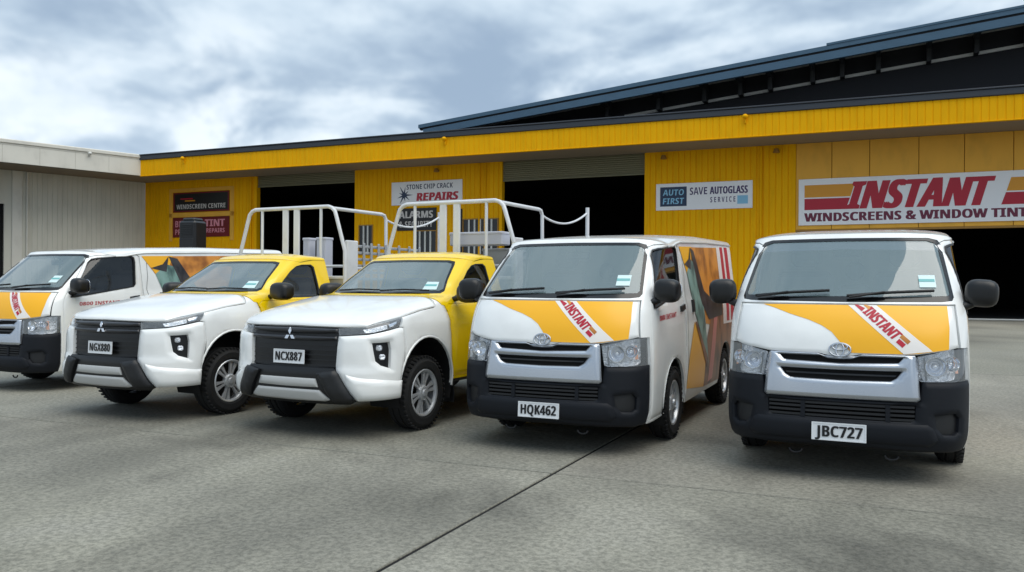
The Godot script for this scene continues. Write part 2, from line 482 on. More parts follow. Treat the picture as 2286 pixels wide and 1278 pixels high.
# ------------------------------------------------------------------ sky: broken overcast, computed
func make_sky() -> PanoramaSkyMaterial:
	var w := 2048; var h := 1024
	var a := FastNoiseLite.new(); a.seed = 14; a.frequency = 1.0; a.fractal_octaves = 7; a.fractal_gain = 0.58; a.noise_type = FastNoiseLite.TYPE_SIMPLEX_SMOOTH
	var b := FastNoiseLite.new(); b.seed = 31; b.frequency = 0.9; b.fractal_octaves = 2; b.noise_type = FastNoiseLite.TYPE_SIMPLEX_SMOOTH
	var im := Image.create(w, h, false, Image.FORMAT_RGBF)
	var low := Color(0.30, 0.31, 0.32)
	im.fill(low)
	for j in h / 2 + 2:
		var el := PI * (0.5 - (j + 0.5) / h)
		var sy := maxf(sin(el), 0.0)
		var k := 1.0 / (sy + 0.32)
		for i in w:
			var az := TAU * (i + 0.5) / w
			var x := cos(el) * cos(az) * k * 1.9; var z := cos(el) * sin(az) * k * 1.9
			var wp := b.get_noise_3d(x * 0.7, z * 0.7, 3.0)
			var c := a.get_noise_3d(x + wp * 0.5, z - wp * 0.4, 0.6 * wp)
			var big := b.get_noise_3d(x * 0.55 + 7.0, z * 0.55, 9.0)
			# even grey-blue cloud sheet with darker bellies; white tufts low over the horizon
			var hor := clampf(1.0 - sy / 0.42, 0.0, 1.0)
			var t := 0.5 + c * 1.0 + big * 0.55
			var f := a.get_noise_3d(x * 2.3 + 5.0, z * 2.3, 4.0)
			var col := Color(0.285, 0.38, 0.505).lerp(Color(0.52, 0.63, 0.735), smoothstep(0.1, 0.85, t + f * 0.12))
			col = col.lerp(Color(0.60, 0.71, 0.82), smoothstep(0.45, 1.0, hor) * 0.55)
			var tuft := smoothstep(0.46, 1.08, t + f * 0.30 + hor * 0.32 - 0.08)
			col = col.lerp(Color(0.84, 0.90, 0.94), tuft * (0.22 + 0.62 * smoothstep(0.10, 0.75, hor)) * (0.86 + 0.5 * f))
			col = col * (0.86 * (1.0 + 0.35 * smoothstep(0.36, 1.0, sy)))
			im.set_pixel(i, j, col)
	var sm := PanoramaSkyMaterial.new()
	sm.panorama = ImageTexture.create_from_image(im)
	return sm

const WALL_AT := Vector3(0, 0, -47.09)
const WALL_TURN := -0.41867                 # -23.988 degrees: x runs along the front, z out of it
var B := Transform3D()

func _ready() -> void:
	# camera
	var cam := Camera3D.new()
	add_child(cam)
	cam.position = Vector3(0, 1.3726, 0)
	cam.rotation_degrees = Vector3(0.024, 0, 0.372)
	cam.fov = 37.68; cam.near = 0.05; cam.far = 900.0; cam.current = true
	# sky and exposure
	var we := WorldEnvironment.new(); var env := Environment.new()
	env.background_mode = Environment.BG_SKY
	env.sky = Sky.new(); env.sky.sky_material = make_sky(); env.sky_rotation = Vector3(0, deg_to_rad(SKY_TURN), 0)
	env.background_energy_multiplier = 1.0
	env.tonemap_mode = Environment.TONE_MAPPER_LINEAR; env.tonemap_exposure = 1.45
	env.sdfgi_enabled = true; env.ssao_enabled = true; env.ssil_enabled = true
	we.environment = env; add_child(we)
	# the sun behind the cloud
	var sun := DirectionalLight3D.new(); add_child(sun)
	sun.look_at_from_position(Vector3.ZERO, Vector3(-0.38, -0.95, -0.36), Vector3.FORWARD)
	sun.light_energy = 0.5; sun.light_angular_distance = 60.0; sun.light_color = Color(1.0, 0.97, 0.92); sun.shadow_enabled = true
	make_materials()
	B = Transform3D(Basis(Vector3.UP, WALL_TURN), WALL_AT)
	build_ground()
	build_workshop()
	build_wing()
	build_high_roof()
	build_signs()
	build_small()
	var van := build_van()
	place_vehicles(van)

const SKY_TURN := 270.0
func build_ground() -> void:
	var cr := []
	for k in 3:
		var m := pm([Color(0.635, 0.625, 0.585), Color(0.622, 0.615, 0.577), Color(0.645, 0.632, 0.594)][k], 0.82)
		var fn := FastNoiseLite.new(); fn.seed = 40 + k; fn.frequency = 0.055; fn.fractal_octaves = 6; fn.fractal_gain = 0.85; fn.noise_type = FastNoiseLite.TYPE_SIMPLEX_SMOOTH
		var t := NoiseTexture2D.new(); t.width = 2048; t.height = 2048; t.seamless = true; t.noise = fn
		var g := Gradient.new()
		g.offsets = PackedFloat32Array([0.0, 0.33, 0.5, 0.67, 1.0])
		g.colors = PackedColorArray([Color(0.60, 0.60, 0.585), Color(0.76, 0.76, 0.742), Color(0.87, 0.87, 0.85), Color(0.96, 0.955, 0.94), Color(1, 1, 0.985)])
		t.color_ramp = g
		m.albedo_texture = t
		m.normal_enabled = true; m.normal_scale = 0.35
		m.normal_texture = noise_tex(0.02, 5, 60 + k, [], 1024, 4.0)
		tri_mat(m, Vector3(0.155, 0.155, 0.155), true)
		m.vertex_color_use_as_albedo = true
		cr.append(m)
	M.slab = cr[0]
	var base := pm(Color(0.03, 0.03, 0.03), 0.95)
	var far := MB.new(); far.quad(Vector3(-400, -0.01, 200), Vector3(400, -0.01, 200), Vector3(400, -0.01, -500), Vector3(-400, -0.01, -500), Vector3.UP)
	var ground := lone(far, "ground", base); ground.set_meta("kind", "structure")
	# concrete slabs poured in bays square to the workshop; joints cross at u 2.78, n 37.29 of the wall's axes
	var joint := B.affine_inverse() * Vector3(0.31, 0, -6.16)
	var du := 8.4; var dn := 9.77
	var s1 := FastNoiseLite.new(); s1.seed = 71; s1.frequency = 0.22; s1.fractal_octaves = 3; s1.noise_type = FastNoiseLite.TYPE_SIMPLEX_SMOOTH
	var s2 := FastNoiseLite.new(); s2.seed = 72; s2.frequency = 0.9; s2.fractal_octaves = 4; s2.fractal_gain = 0.6; s2.noise_type = FastNoiseLite.TYPE_SIMPLEX_SMOOTH
	var marks := []                          # oil spots and damp patches: x, z, size, tone
	var rng := RandomNumberGenerator.new(); rng.seed = 12
	for k in 44: marks.append([rng.randf_range(-7.0, 5.0), rng.randf_range(-11.0, -3.0), rng.randf_range(0.25, 1.0), rng.randf_range(0.70, 0.90)])
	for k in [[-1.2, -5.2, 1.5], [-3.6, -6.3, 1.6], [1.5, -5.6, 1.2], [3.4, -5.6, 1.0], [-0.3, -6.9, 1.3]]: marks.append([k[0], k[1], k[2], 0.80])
	var stains := func(w: Vector3) -> Color:      # weathering: broad damp patches and small stains, drawn out along the bays
		var l := B.affine_inverse() * w
		var k := 0.86 + 0.46 * s1.get_noise_2d(l.x, l.z * 0.55) + 0.20 * s2.get_noise_2d(l.x, l.z * 0.7)
		k += 0.16 * s2.get_noise_2d(l.x * 2.4 + 40.0, l.z * 0.16)      # rubbed streaks along the way cars drive
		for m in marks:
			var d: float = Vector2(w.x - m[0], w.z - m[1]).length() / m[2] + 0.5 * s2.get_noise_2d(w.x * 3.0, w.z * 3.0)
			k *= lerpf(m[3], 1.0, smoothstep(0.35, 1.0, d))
		return Color(k, k * 1.0, k * (0.985 + 0.03 * s1.get_noise_2d(l.z, l.x)))
	for i in range(-5, 5):
		for j in range(-5, 3):
			var mb := MB.new()
			var u0 := joint.x + i * du; var n0 := joint.z + j * dn
			var e := 0.016; var g := 0.012
			var p := [Vector3(u0 + e, 0, n0 + g), Vector3(u0 + du - e, 0, n0 + g), Vector3(u0 + du - e, 0, n0 + dn - g), Vector3(u0 + e, 0, n0 + dn - g)]
			var r := 0.003
			var q := [p[0] + Vector3(r, 0, r), p[1] + Vector3(-r, 0, r), p[2] + Vector3(-r, 0, -r), p[3] + Vector3(r, 0, -r)]
			var mid: Vector3 = B * ((p[0] + p[2]) * 0.5)
			var cu := 44 if mid.length() < 15.0 else (8 if mid.length() < 40.0 else 1)
			for a in cu:
				for b in cu:
					var f := func(x: int, y: int) -> Vector3: return B * Vector3(lerpf(q[0].x, q[2].x, float(x) / cu), 0, lerpf(q[0].z, q[2].z, float(y) / cu))
					mb.quad(f.call(a, b), f.call(a + 1, b), f.call(a + 1, b + 1), f.call(a, b + 1), Vector3.UP)
			for k in 4:
				var k2 := (k + 1) % 4
				var dr := Vector3(0, -0.006, 0)
				mb.quad(B * (p[k] + dr), B * (p[k2] + dr), B * q[k2], B * q[k], Vector3.UP)
				mb.quad(B * (p[k] + dr), B * (p[k2] + dr), B * (p[k2] + Vector3(0, -0.012, 0)), B * (p[k] + Vector3(0, -0.012, 0)), B.basis * ((p[k] + p[k2]) * 0.5 - (p[0] + p[2]) * 0.5))
			for x in mb.v: mb.tint.append(stains.call(x))
			part(mb, "slab", cr[absi(i * 3 + j * 5 + i * j) % 3], ground)

# cladding with standing ribs, from u0 to u1 and y0 to y1, its pans at depth z and facing +z
func ribbed(mb: MB, u0: float, u1: float, y0: float, y1: float, z: float, pitch := 0.3, d := 0.032, flip := 1.0) -> void:
	var prof := [[0.0, 1.0], [0.80, 1.0], [0.86, 0.0], [0.94, 0.0], [1.0, 1.0]]
	var k := 0
	while u0 + k * pitch < u1 - 1e-4:
		for s in 4:
			var a := minf(u0 + (k + prof[s][0]) * pitch, u1); var b := minf(u0 + (k + prof[s + 1][0]) * pitch, u1)
			if b - a < 1e-4: continue
			mb.quad(Vector3(a, y0, z + prof[s][1] * d * flip), Vector3(b, y0, z + prof[s + 1][1] * d * flip), Vector3(b, y1, z + prof[s + 1][1] * d * flip), Vector3(a, y1, z + prof[s][1] * d * flip), Vector3(0, 0, flip))
		k += 1
	mb.span(Vector3(u0, y0, z - 0.16 * flip), Vector3(u1, y1, z - 0.004 * flip))

const SOF := 8.42
func build_workshop() -> void:
	var w := thing("workshop", "long yellow ribbed metal workshop with dark roller door openings and deep eaves", "workshop", WALL_AT, WALL_TURN)
	# walls: left bay, between the doors, right bay
	for s in [[-28.0, -18.32], [-10.42, -0.66], [7.62, 14.98]]:
		var mb := MB.new(); ribbed(mb, s[0], s[1], 0.0, SOF, 0.0); part(mb, "wall", M.wall_yellow, w)
	var far := MB.new(); ribbed(far, 30.0, 36.0, 0.0, SOF, 0.0); part(far, "wall", M.wall_yellow, w)
	# jambs and corner flashings
	for u in [-27.93, -18.26, -10.48, -0.72, 7.68, 15.05]:
		var mb := MB.new(); mb.span(Vector3(u - 0.09, 0, -0.3), Vector3(u + 0.09, SOF - 0.004, 0.05), 0.01); part(mb, "jamb", M.wall_yellow, w)
	for u in [-18.6, -2.04, -1.67, 13.5]:
		var mb := MB.new(); mb.tube([Vector3(u, 0.0, 0.10), Vector3(u, SOF - 0.06, 0.10)], 0.055, 10); part(mb, "downpipe", M.wall_yellow, w)
	# roller curtains wound down a little below the eaves
	for s in [[-18.17, -10.57, 7.78], [-0.63, 7.59, 7.38]]:
		var mb := MB.new()
		var y: float = s[2]
		var k := 0
		while y < SOF - 0.01:
			var y2 := minf(y + 0.11, SOF - 0.004)
			var p := [Vector3(s[0], y, -0.10), Vector3(s[1], y, -0.10), Vector3(s[1], (y + y2) / 2, -0.07), Vector3(s[0], (y + y2) / 2, -0.07), Vector3(s[0], y2, -0.10), Vector3(s[1], y2, -0.10)]
			mb.quad(p[0], p[1], p[2], p[3], Vector3(0, 0, 1)); mb.quad(p[3], p[2], p[5], p[4], Vector3(0, 0, 1))
			y = y2; k += 1
		mb.span(Vector3(s[0], s[2] - 0.09, -0.16), Vector3(s[1], s[2], -0.05), 0.01)
		part(mb, "roller_curtain", M.roller, w)
	# the wide right-hand door: lintel of broad flat panels
	var uu := [15.14, 16.78, 18.45, 20.54, 22.4, 24.33, 26.2, 28.1, 30.0]
	for k in 8:
		var mb := MB.new(); mb.span(Vector3(uu[k] + 0.012, 4.22, -0.16), Vector3(uu[k + 1] - 0.012, SOF - 0.004, 0.03), 0.012); part(mb, "lintel_panel", M.tan, w)
	var sl := MB.new(); sl.span(Vector3(15.14, 4.22, -0.24), Vector3(30, SOF, -0.165)); sl.span(Vector3(15.14, 4.12, -0.2), Vector3(30, 4.216, 0.05), 0.01); part(sl, "door_head", M.tan_frame, w)
	var th := MB.new(); th.span(Vector3(15.2, 0.0, -0.25), Vector3(30.0, 0.06, 0.12), 0.02); part(th, "threshold", M.pale, w)
	# dark hall inside
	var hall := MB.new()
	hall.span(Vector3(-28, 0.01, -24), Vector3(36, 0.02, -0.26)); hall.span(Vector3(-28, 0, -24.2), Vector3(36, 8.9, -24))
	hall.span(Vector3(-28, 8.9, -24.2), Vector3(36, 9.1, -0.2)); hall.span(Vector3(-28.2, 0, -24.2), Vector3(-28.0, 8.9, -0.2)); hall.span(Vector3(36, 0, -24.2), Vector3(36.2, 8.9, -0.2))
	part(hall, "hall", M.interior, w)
	# eaves: soffit, ribbed fascia, gutter, roof
	var so := MB.new(); so.span(Vector3(-28.2, SOF, -0.3), Vector3(36, SOF + 0.05, 2.93)); part(so, "soffit", M.soffit, w)
	var fa := MB.new(); ribbed(fa, -25.2, 36.0, SOF - 0.01, 9.42, 3.0, 0.3, 0.022); fa.span(Vector3(-25.2, SOF - 0.05, 2.86), Vector3(36, SOF - 0.012, 3.06), 0.008); part(fa, "fascia", M.wall_yellow, w)
	var gu := MB.new(); gu.span(Vector3(-25.26, 9.43, 2.8), Vector3(36, 9.72, 3.10), 0.03); gu.span(Vector3(-25.26, 9.722, 2.7), Vector3(36, 9.79, 3.15), 0.015); part(gu, "gutter", M.gutter, w)
	var ro := MB.new(); ro.quad(Vector3(-28.2, 9.6, 2.8), Vector3(36, 9.6, 2.8), Vector3(36, 10.4, -24.2), Vector3(-28.2, 10.4, -24.2), Vector3.UP); part(ro, "roof", M.gutter, w)
	# barred windows low in the walls
	for s in [[-10.18, -9.28, 3.3, 5.0, 3], [-6.30, -4.86, 3.3, 4.58, 4], [-3.05, -0.90, 3.2, 5.18, 6]]:
		var fr := MB.new()
		fr.span(Vector3(s[0] - 0.06, s[2] - 0.06, 0.03), Vector3(s[1] + 0.06, s[2], 0.09)); fr.span(Vector3(s[0] - 0.06, s[3], 0.03), Vector3(s[1] + 0.06, s[3] + 0.06, 0.09))
		fr.span(Vector3(s[0] - 0.06, s[2], 0.03), Vector3(s[0], s[3], 0.09)); fr.span(Vector3(s[1], s[2], 0.03), Vector3(s[1] + 0.06, s[3], 0.09))
		var win := part(fr, "window", M.tan_frame, w)
		var pn := MB.new(); pn.span(Vector3(s[0], s[2], 0.032), Vector3(s[1], s[3], 0.05)); part(pn, "pane", M.gloss_black, win)
		for k in range(1, s[4]):
			var bar := MB.new(); var u: float = lerpf(s[0], s[1], float(k) / s[4]); bar.span(Vector3(u - 0.05, s[2], 0.052), Vector3(u + 0.05, s[3], 0.10)); part(bar, "bar", M.pale, win)
	var dk := MB.new(); dk.span(Vector3(-3.67, 3.2, 0.03), Vector3(-3.14, 5.83, 0.06)); part(dk, "vent_louvre", M.black, w)

func build_wing() -> void:
	# the beige wing runs towards the viewer from the left end; x along it, z away from its face
	var turn := 0.0
	# direction from the corner (u -25.2, n 3.0) to (u -27.85, n 10.67)
	var dir := (B.basis * Vector3(-2.65, 0, 7.67)).normalized()
	var at := B * Vector3(-25.2, 0, 3.0)
	turn = atan2(dir.z, -dir.x)      # local -x points along dir
	var w := thing("beige_building", "beige ribbed metal building with pale fascia left of the yellow workshop", "building", at, turn)
	# local: -x runs towards the viewer along the fascia, +z faces the yard
	var L := -26.0
	var fa := MB.new()
	for k in 13:
		fa.span(Vector3(-2.0 * (k + 1) + 0.004, SOF, -0.12), Vector3(-2.0 * k - 0.004, 9.45, 0.02), 0.008)
	part(fa, "fascia", M.beige_light, w)
	var ba := MB.new(); ba.span(Vector3(L, SOF, -0.3), Vector3(0, 9.44, -0.125)); part(ba, "backing", M.trim, w)
	var gu := MB.new(); gu.span(Vector3(L, 9.455, -0.3), Vector3(0.0, 9.53, 0.03), 0.01); gu.span(Vector3(L, 9.532, -0.4), Vector3(0.0, 9.80, 0.10), 0.05); part(gu, "gutter", M.beige_light, w)
	var so := MB.new(); so.span(Vector3(L, SOF + 0.004, -4.2), Vector3(2.2, SOF + 0.05, -0.31)); part(so, "soffit", M.soffit, w)
	# the wall meets the workshop's corner at u -28, n 0
	var inv := w.transform.affine_inverse()
	var c := inv * (B * Vector3(-28.02, 0, 0.06))
	var wz := c.z
	var wa := MB.new(); ribbed(wa, -5.87, c.x, 0.0, SOF - 0.003, wz, 0.3, 0.03); part(wa, "wall", M.beige, w)
	var w2 := MB.new(); w2.span(Vector3(-6.86, 0, wz - 0.16), Vector3(-6.45, SOF - 0.003, wz + 0.0)); w2.span(Vector3(L, 0, wz - 0.16), Vector3(-11.0, SOF - 0.003, wz)); w2.span(Vector3(-11.0, 6.3, wz - 0.16), Vector3(-6.86, SOF - 0.003, wz)); part(w2, "wall", M.beige, w)
	var pl := MB.new(); pl.span(Vector3(-6.45, 0, wz - 0.14), Vector3(-5.87, SOF - 0.004, wz + 0.14), 0.02); part(pl, "pilaster", M.beige_light, w)
	var dp := MB.new(); dp.tube([Vector3(-5.6, 0, wz + 0.12), Vector3(-5.6, SOF - 0.05, wz + 0.12)], 0.06, 10); part(dp, "downpipe", M.beige_light, w)
	var dr := MB.new(); dr.span(Vector3(-11.0, 0, wz - 0.5), Vector3(-6.86, 6.3, wz - 0.2)); part(dr, "door", M.interior, w)
	var ro := MB.new(); ro.span(Vector3(L, 9.5, -14), Vector3(0, 9.7, -0.41)); ro.span(Vector3(L, 0, -14), Vector3(0, 9.49, wz - 1.0)); part(ro, "roof", M.beige_light, w)

func build_high_roof() -> void:
	var w := thing("warehouse", "taller warehouse with blue sloping verge and dark gable rising behind the yellow workshop", "warehouse", WALL_AT, WALL_TURN)
	var sl := 0.0963; var y0 := 10.42; var u0 := -5.2; var u1 := 36.0
	var top := func(u: float) -> float: return y0 + 0.12 + (u - u0) * sl
	var strip := func(mb: MB, ua: float, ub: float, ta: float, tb: float, z0: float, z1: float) -> void:   # sloping bar, ta above and tb below the verge's top line
		var p := []
		for z in [z0, z1]:
			for u in [ua, ub]:
				p.append(Vector3(u, top.call(u) + ta, z)); p.append(Vector3(u, top.call(u) + tb, z))
		var f := [[0, 1, 3, 2], [4, 5, 7, 6], [0, 2, 6, 4], [1, 3, 7, 5], [0, 1, 5, 4], [2, 3, 7, 6]]
		var ctr := Vector3.ZERO
		for x in p: ctr += x / 8.0
		for q in f: mb.quad(p[q[0]], p[q[1]], p[q[2]], p[q[3]], (p[q[0]] + p[q[2]]) * 0.5 - ctr)
	var a := MB.new(); strip.call(a, u0, u1, 0.0, -0.20, 1.30, 1.60); part(a, "verge_cap", M.navy, w)
	var g := MB.new(); strip.call(g, u0 + 0.05, u1, -0.203, -0.30, 1.30, 1.52); part(g, "verge_groove", M.navy_dark, w)
	var b := MB.new(); strip.call(b, u0 + 0.3, u1, -0.303, -0.66, 1.35, 1.57); part(b, "barge_board", M.navy, w)
	var c := MB.new(); strip.call(c, 16.6, u1, 0.10, 0.003, 0.9, 1.63); part(c, "ridge_flashing", M.navy, w)
	var r := MB.new(); strip.call(r, u0, u1, -0.02, -0.10, -30.0, 1.295); part(r, "roof", M.navy, w)
	var vs := MB.new(); strip.call(vs, u0 + 0.4, u1, -0.104, -0.13, -0.985, 1.29); part(vs, "verge_lining", M.beige_light, w)
	# dark gable wall set back under the verge, pale flashing along it, purlin ends
	var gw := MB.new(); strip.call(gw, u0 + 0.4, u1, -0.134, -0.60, -1.25, -1.0)
	var gp := [Vector3(u0 + 0.4, 9.5, -1.0), Vector3(u1, 9.5, -1.0), Vector3(u1, top.call(u1) - 0.6, -1.0), Vector3(u0 + 0.4, top.call(u0) - 0.55, -1.0)]
	gw.quad(gp[0], gp[1], gp[2], gp[3], Vector3(0, 0, 1)); part(gw, "gable_wall", M.navy_dark, w)
	var pf := MB.new(); strip.call(pf, 6.2, u1, -0.94, -1.08, -0.99, -0.90); part(pf, "pale_flashing", M.pale, w)
	for u in [5.4, 8.2, 10.6, 12.4, 13.85, 15.85, 17.2, 18.8, 20.95, 22.9, 24.9, 27, 29]:
		var pu := MB.new(); strip.call(pu, u - 0.09, u + 0.09, -0.134, -0.50, -0.30, 1.28); strip.call(pu, u - 0.10, u + 0.10, -0.134, -1.12, -0.985, -0.302); part(pu, "purlin", M.purlin, w)
	var bk := MB.new(); bk.span(Vector3(u0 + 0.4, 0, -30), Vector3(u1, 10.2, -29.7)); part(bk, "rear_wall", M.navy_dark, w)

func board(o: Node3D, u0: float, u1: float, y0: float, y1: float, m: Material, z := 0.09) -> void:
	var mb := MB.new(); mb.span(Vector3(u0, y0, z - 0.05), Vector3(u1, y1, z), 0.008); part(mb, "board", m, o)
func flat(o: Node3D, called: String, m: Material, u0: float, u1: float, y0: float, y1: float, z: float) -> void:
	var mb := MB.new(); mb.span(Vector3(u0, y0, z - 0.02), Vector3(u1, y1, z)); part(mb, called, m, o)
func lettering(o: Node3D, s: String, m: Material, u: float, y: float, h: float, wd: float, z: float, slant := 0.0, fat := 0.0) -> void:
	var mb := MB.new(); text_flat(mb, s, Vector3(u, y, z), Vector3.RIGHT, Vector3.UP, h, wd, slant, true, fat); part(mb, "lettering", m, o)
func build_signs() -> void:
	# the big sign over the right-hand door
	var s := thing("signboard", "wide white sign reading INSTANT WINDSCREENS & WINDOW TINT over the right-hand door", "sign", WALL_AT, WALL_TURN)
	board(s, 15.28, 27.2, 4.42, 6.66, M.sign_white, 0.10)
	for k in [[15.55, 17.62, 5.76, 6.36, M.amber_bar], [15.55, 17.42, 5.16, 5.70, M.text_crimson], [24.05, 26.9, 5.76, 6.36, M.amber_bar], [23.85, 26.9, 5.16, 5.70, M.text_crimson]]:
		var p := PackedVector2Array([Vector2(k[0], k[2]), Vector2(k[1], k[2]), Vector2(k[1] + 0.18, k[3]), Vector2(k[0] + (0.18 if k[0] > 20 else 0.0), k[3])])
		var mb := MB.new(); mb.prism(p, 0.006, Transform3D(Basis(), Vector3(0, 0, 0.099))); part(mb, "stripe", k[4], s)
	lettering(s, "INSTANT", M.text_crimson, 17.46, 5.16, 1.28, 5.75, 0.106, 0.28, 0.075)
	lettering(s, "WINDSCREENS & WINDOW TINTING", M.text_plum, 15.56, 4.60, 0.40, 10.4, 0.106, 0.0, 0.02)
	# blue and white sign
	s = thing("signboard", "white sign with blue square reading SAVE AUTOGLASS SERVICE beside the middle door", "sign", WALL_AT, WALL_TURN)
	board(s, 8.22, 13.10, 5.36, 6.74, M.sign_white)
	flat(s, "blue_panel", M.sign_blue, 8.44, 9.82, 5.56, 6.56, 0.096)
	lettering(s, "AUTO", M.sign_sky, 8.58, 6.12, 0.30, 1.08, 0.10, 0.1)
	lettering(s, "FIRST", M.sign_sky, 8.58, 5.68, 0.30, 1.08, 0.10, 0.1)
	lettering(s, "SAVE", M.text_violet, 9.98, 6.12, 0.36, 0.88, 0.094)
	lettering(s, "AUTOGLASS", M.text_violet, 11.0, 6.12, 0.36, 1.86, 0.094, 0, 0.01)
	lettering(s, "S E R V I C E", M.text_violet, 11.02, 5.70, 0.26, 1.25, 0.094)
	flat(s, "sky_panel", M.sign_sky, 12.36, 12.88, 5.58, 6.0, 0.093)
	# repairs sign
	s = thing("signboard", "white sign reading STONE CHIP CRACK REPAIRS between the two left doors", "sign", WALL_AT, WALL_TURN)
	board(s, -7.90, -3.14, 6.16, 7.54, M.sign_white)
	lettering(s, "STONE CHIP CRACK", M.sign_blue, -6.85, 7.08, 0.28, 3.1, 0.094)
	lettering(s, "REPAIRS", M.text_crimson, -6.15, 6.38, 0.46, 2.7, 0.094, 0.12, 0.03)
	var st := PackedVector2Array()
	for k in 18: st.append(Vector2(-7.02, 6.75) + Vector2(cos(TAU * k / 18), sin(TAU * k / 18)) * ([0.62, 0.16, 0.38, 0.13, 0.5, 0.17][k % 6]))
	var sm := MB.new(); sm.prism(st, 0.006, Transform3D(Basis(), Vector3(0, 0, 0.088))); part(sm, "crack_star", M.sign_blue, s)
	# black sign below it
	s = thing("signboard", "black sign with white ALARMS & SECURITY lettering behind the right ute's rack", "sign", WALL_AT, WALL_TURN)
	board(s, -7.51, -4.84, 4.64, 5.96, M.sign_black)
	lettering(s, "ALARMS", M.text_pale, -7.36, 5.38, 0.40, 2.3, 0.094, 0, 0.015)
	lettering(s, "& SECURITY", M.text_pale, -7.36, 4.84, 0.34, 2.3, 0.094)
	# two framed signs at the left end
	s = thing("sign_frame", "tan timber frame on the yellow wall holding the black and red signs", "frame", WALL_AT, WALL_TURN)
	for k in [[-25.75, -20.05, 7.64, 7.88], [-25.75, -20.05, 5.92, 6.22], [-25.75, -25.45, 4.3, 7.64], [-20.36, -20.05, 4.3, 7.64]]:
		var mb := MB.new(); mb.span(Vector3(k[0], k[2], 0.035), Vector3(k[1], k[3], 0.075), 0.01); part(mb, "batten", M.tan, s)
	s = thing("signboard", "black sign with thin red edge reading WINDSCREEN CENTRE above the red sign", "sign", WALL_AT, WALL_TURN)
	board(s, -25.38, -20.44, 6.26, 7.60, M.sign_red, 0.08); flat(s, "black_panel", M.sign_black, -25.22, -20.56, 6.36, 7.50, 0.085)
	lettering(s, "WINDSCREEN CENTRE", M.text_pale, -25.05, 6.48, 0.30, 4.3, 0.088)
	for k in [[-24.7, -23.6, 7.12, 7.2, M.text_crimson], [-24.3, -23.4, 6.98, 7.06, M.amber_bar]]: flat(s, "stripe", k[4], k[0], k[1], k[2], k[3], 0.09)
	s = thing("signboard", "dark red sign reading TINT half hidden by the black cabinet", "sign", WALL_AT, WALL_TURN)
	board(s, -25.38, -20.42, 4.56, 5.90, M.sign_red)
	lettering(s, "BEST", M.text_rose, -25.15, 5.25, 0.42, 1.2, 0.094); lettering(s, "PRICE", M.text_rose, -25.15, 4.74, 0.36, 1.2, 0.094)
	lettering(s, "TINT", M.text_rose, -22.5, 5.26, 0.46, 1.7, 0.094, 0, 0.02); lettering(s, "& REPAIRS", M.text_rose, -22.8, 4.84, 0.28, 2.0, 0.094)

func build_small() -> void:
	# bulkhead lamps under the eaves and on the fascia
	var what := {14.25: "round bulkhead lamp under the eaves right of the SAVE AUTOGLASS sign", 8.66: "round bulkhead lamp under the eaves above the SAVE AUTOGLASS sign", -4.72: "round bulkhead lamp under the eaves above the REPAIRS sign"}
	for u in what:
		var l := thing("wall_lamp", what[u], "lamp", B * Vector3(u, 8.1, 0.04), WALL_TURN, "lamps under the eaves")
		var mb := MB.new(); mb.span(Vector3(-0.05, -0.05, 0), Vector3(0.05, 0.05, 0.22), 0.01); part(mb, "bracket", M.tan_frame, l)
		var sh := MB.new(); sh.lathe([Vector2(0.0, -0.02), Vector2(0.12, -0.10), Vector2(0.17, -0.10), Vector2(0.16, -0.06), Vector2(0.10, 0.1), Vector2(0.0, 0.12)], Transform3D(Basis(), Vector3(0, 0, 0.27)), 16); part(sh, "shade", M.tan_frame, l)
	var fl := {13.18: "small yellow knob lamp on the fascia above the SAVE AUTOGLASS sign", -2.65: "small yellow knob lamp on the fascia near the blue verge's tip", -21.39: "small yellow knob lamp on the fascia's left end"}
	for u in fl:
		var l := thing("fascia_lamp", fl[u], "lamp", B * Vector3(u, 9.30, 3.03), WALL_TURN, "lamps on the fascia")
		var mb := MB.new(); mb.span(Vector3(-0.04, -0.28, 0), Vector3(0.04, 0.06, 0.08), 0.01); part(mb, "arm", M.wall_yellow, l)
		var sh := MB.new(); sh.ball(Vector3(0, 0.02, 0.16), Vector3(0.13, 0.11, 0.13)); part(sh, "globe", M.wall_yellow, l)
	var k := thing("fascia_lamp", "small white knob lamp on the beige building's fascia", "lamp", B * Vector3(-26.2, 9.42, 6.05), WALL_TURN + PI * 0.4)
	var m1 := MB.new(); m1.span(Vector3(-0.04, -0.1, -0.1), Vector3(0.04, 0.04, 0.1), 0.01); part(m1, "arm", M.pale, k)
	var m2 := MB.new(); m2.ball(Vector3(0, 0.05, 0.14), Vector3(0.12, 0.1, 0.12)); part(m2, "globe", M.pale, k)
	# tall black cabinet standing behind the far-left van
	var c := thing("cabinet", "tall narrow black cabinet behind the far-left van, before the red TINT sign", "cabinet", Vector3(-7.62, 0, -20.0), -0.30)
	var bo := MB.new(); bo.box(Vector3(0, 1.50, 0), Vector3(0.47, 2.76, 0.46), 0.05); part(bo, "body", M.sign_black, c)
	var ca := MB.new(); ca.box(Vector3(0, 2.905, 0), Vector3(0.36, 0.09, 0.36), 0.04); part(ca, "cap", M.trim, c)
	var pn := MB.new(); pn.box(Vector3(0, 0.06, 0), Vector3(0.52, 0.12, 0.52), 0.015); part(pn, "plinth", M.pot, c)
	var dr := MB.new(); dr.box(Vector3(0, 1.35, 0.235), Vector3(0.39, 2.2, 0.02), 0.008)
	var dn := part(dr, "door", M.trim, c)
	var ha := MB.new(); ha.tube([Vector3(0.14, 1.25, 0.255), Vector3(0.14, 1.25, 0.28), Vector3(0.14, 1.42, 0.28), Vector3(0.14, 1.42, 0.255)], 0.008, 6); part(ha, "handle", M.rim, dn)
	for vn in 6:
		var sl := MB.new(); sl.box(Vector3(0, 2.55 + vn * 0.045, 0.235), Vector3(0.30, 0.018, 0.02), 0.004); part(sl, "vent_slat", M.trim, c)

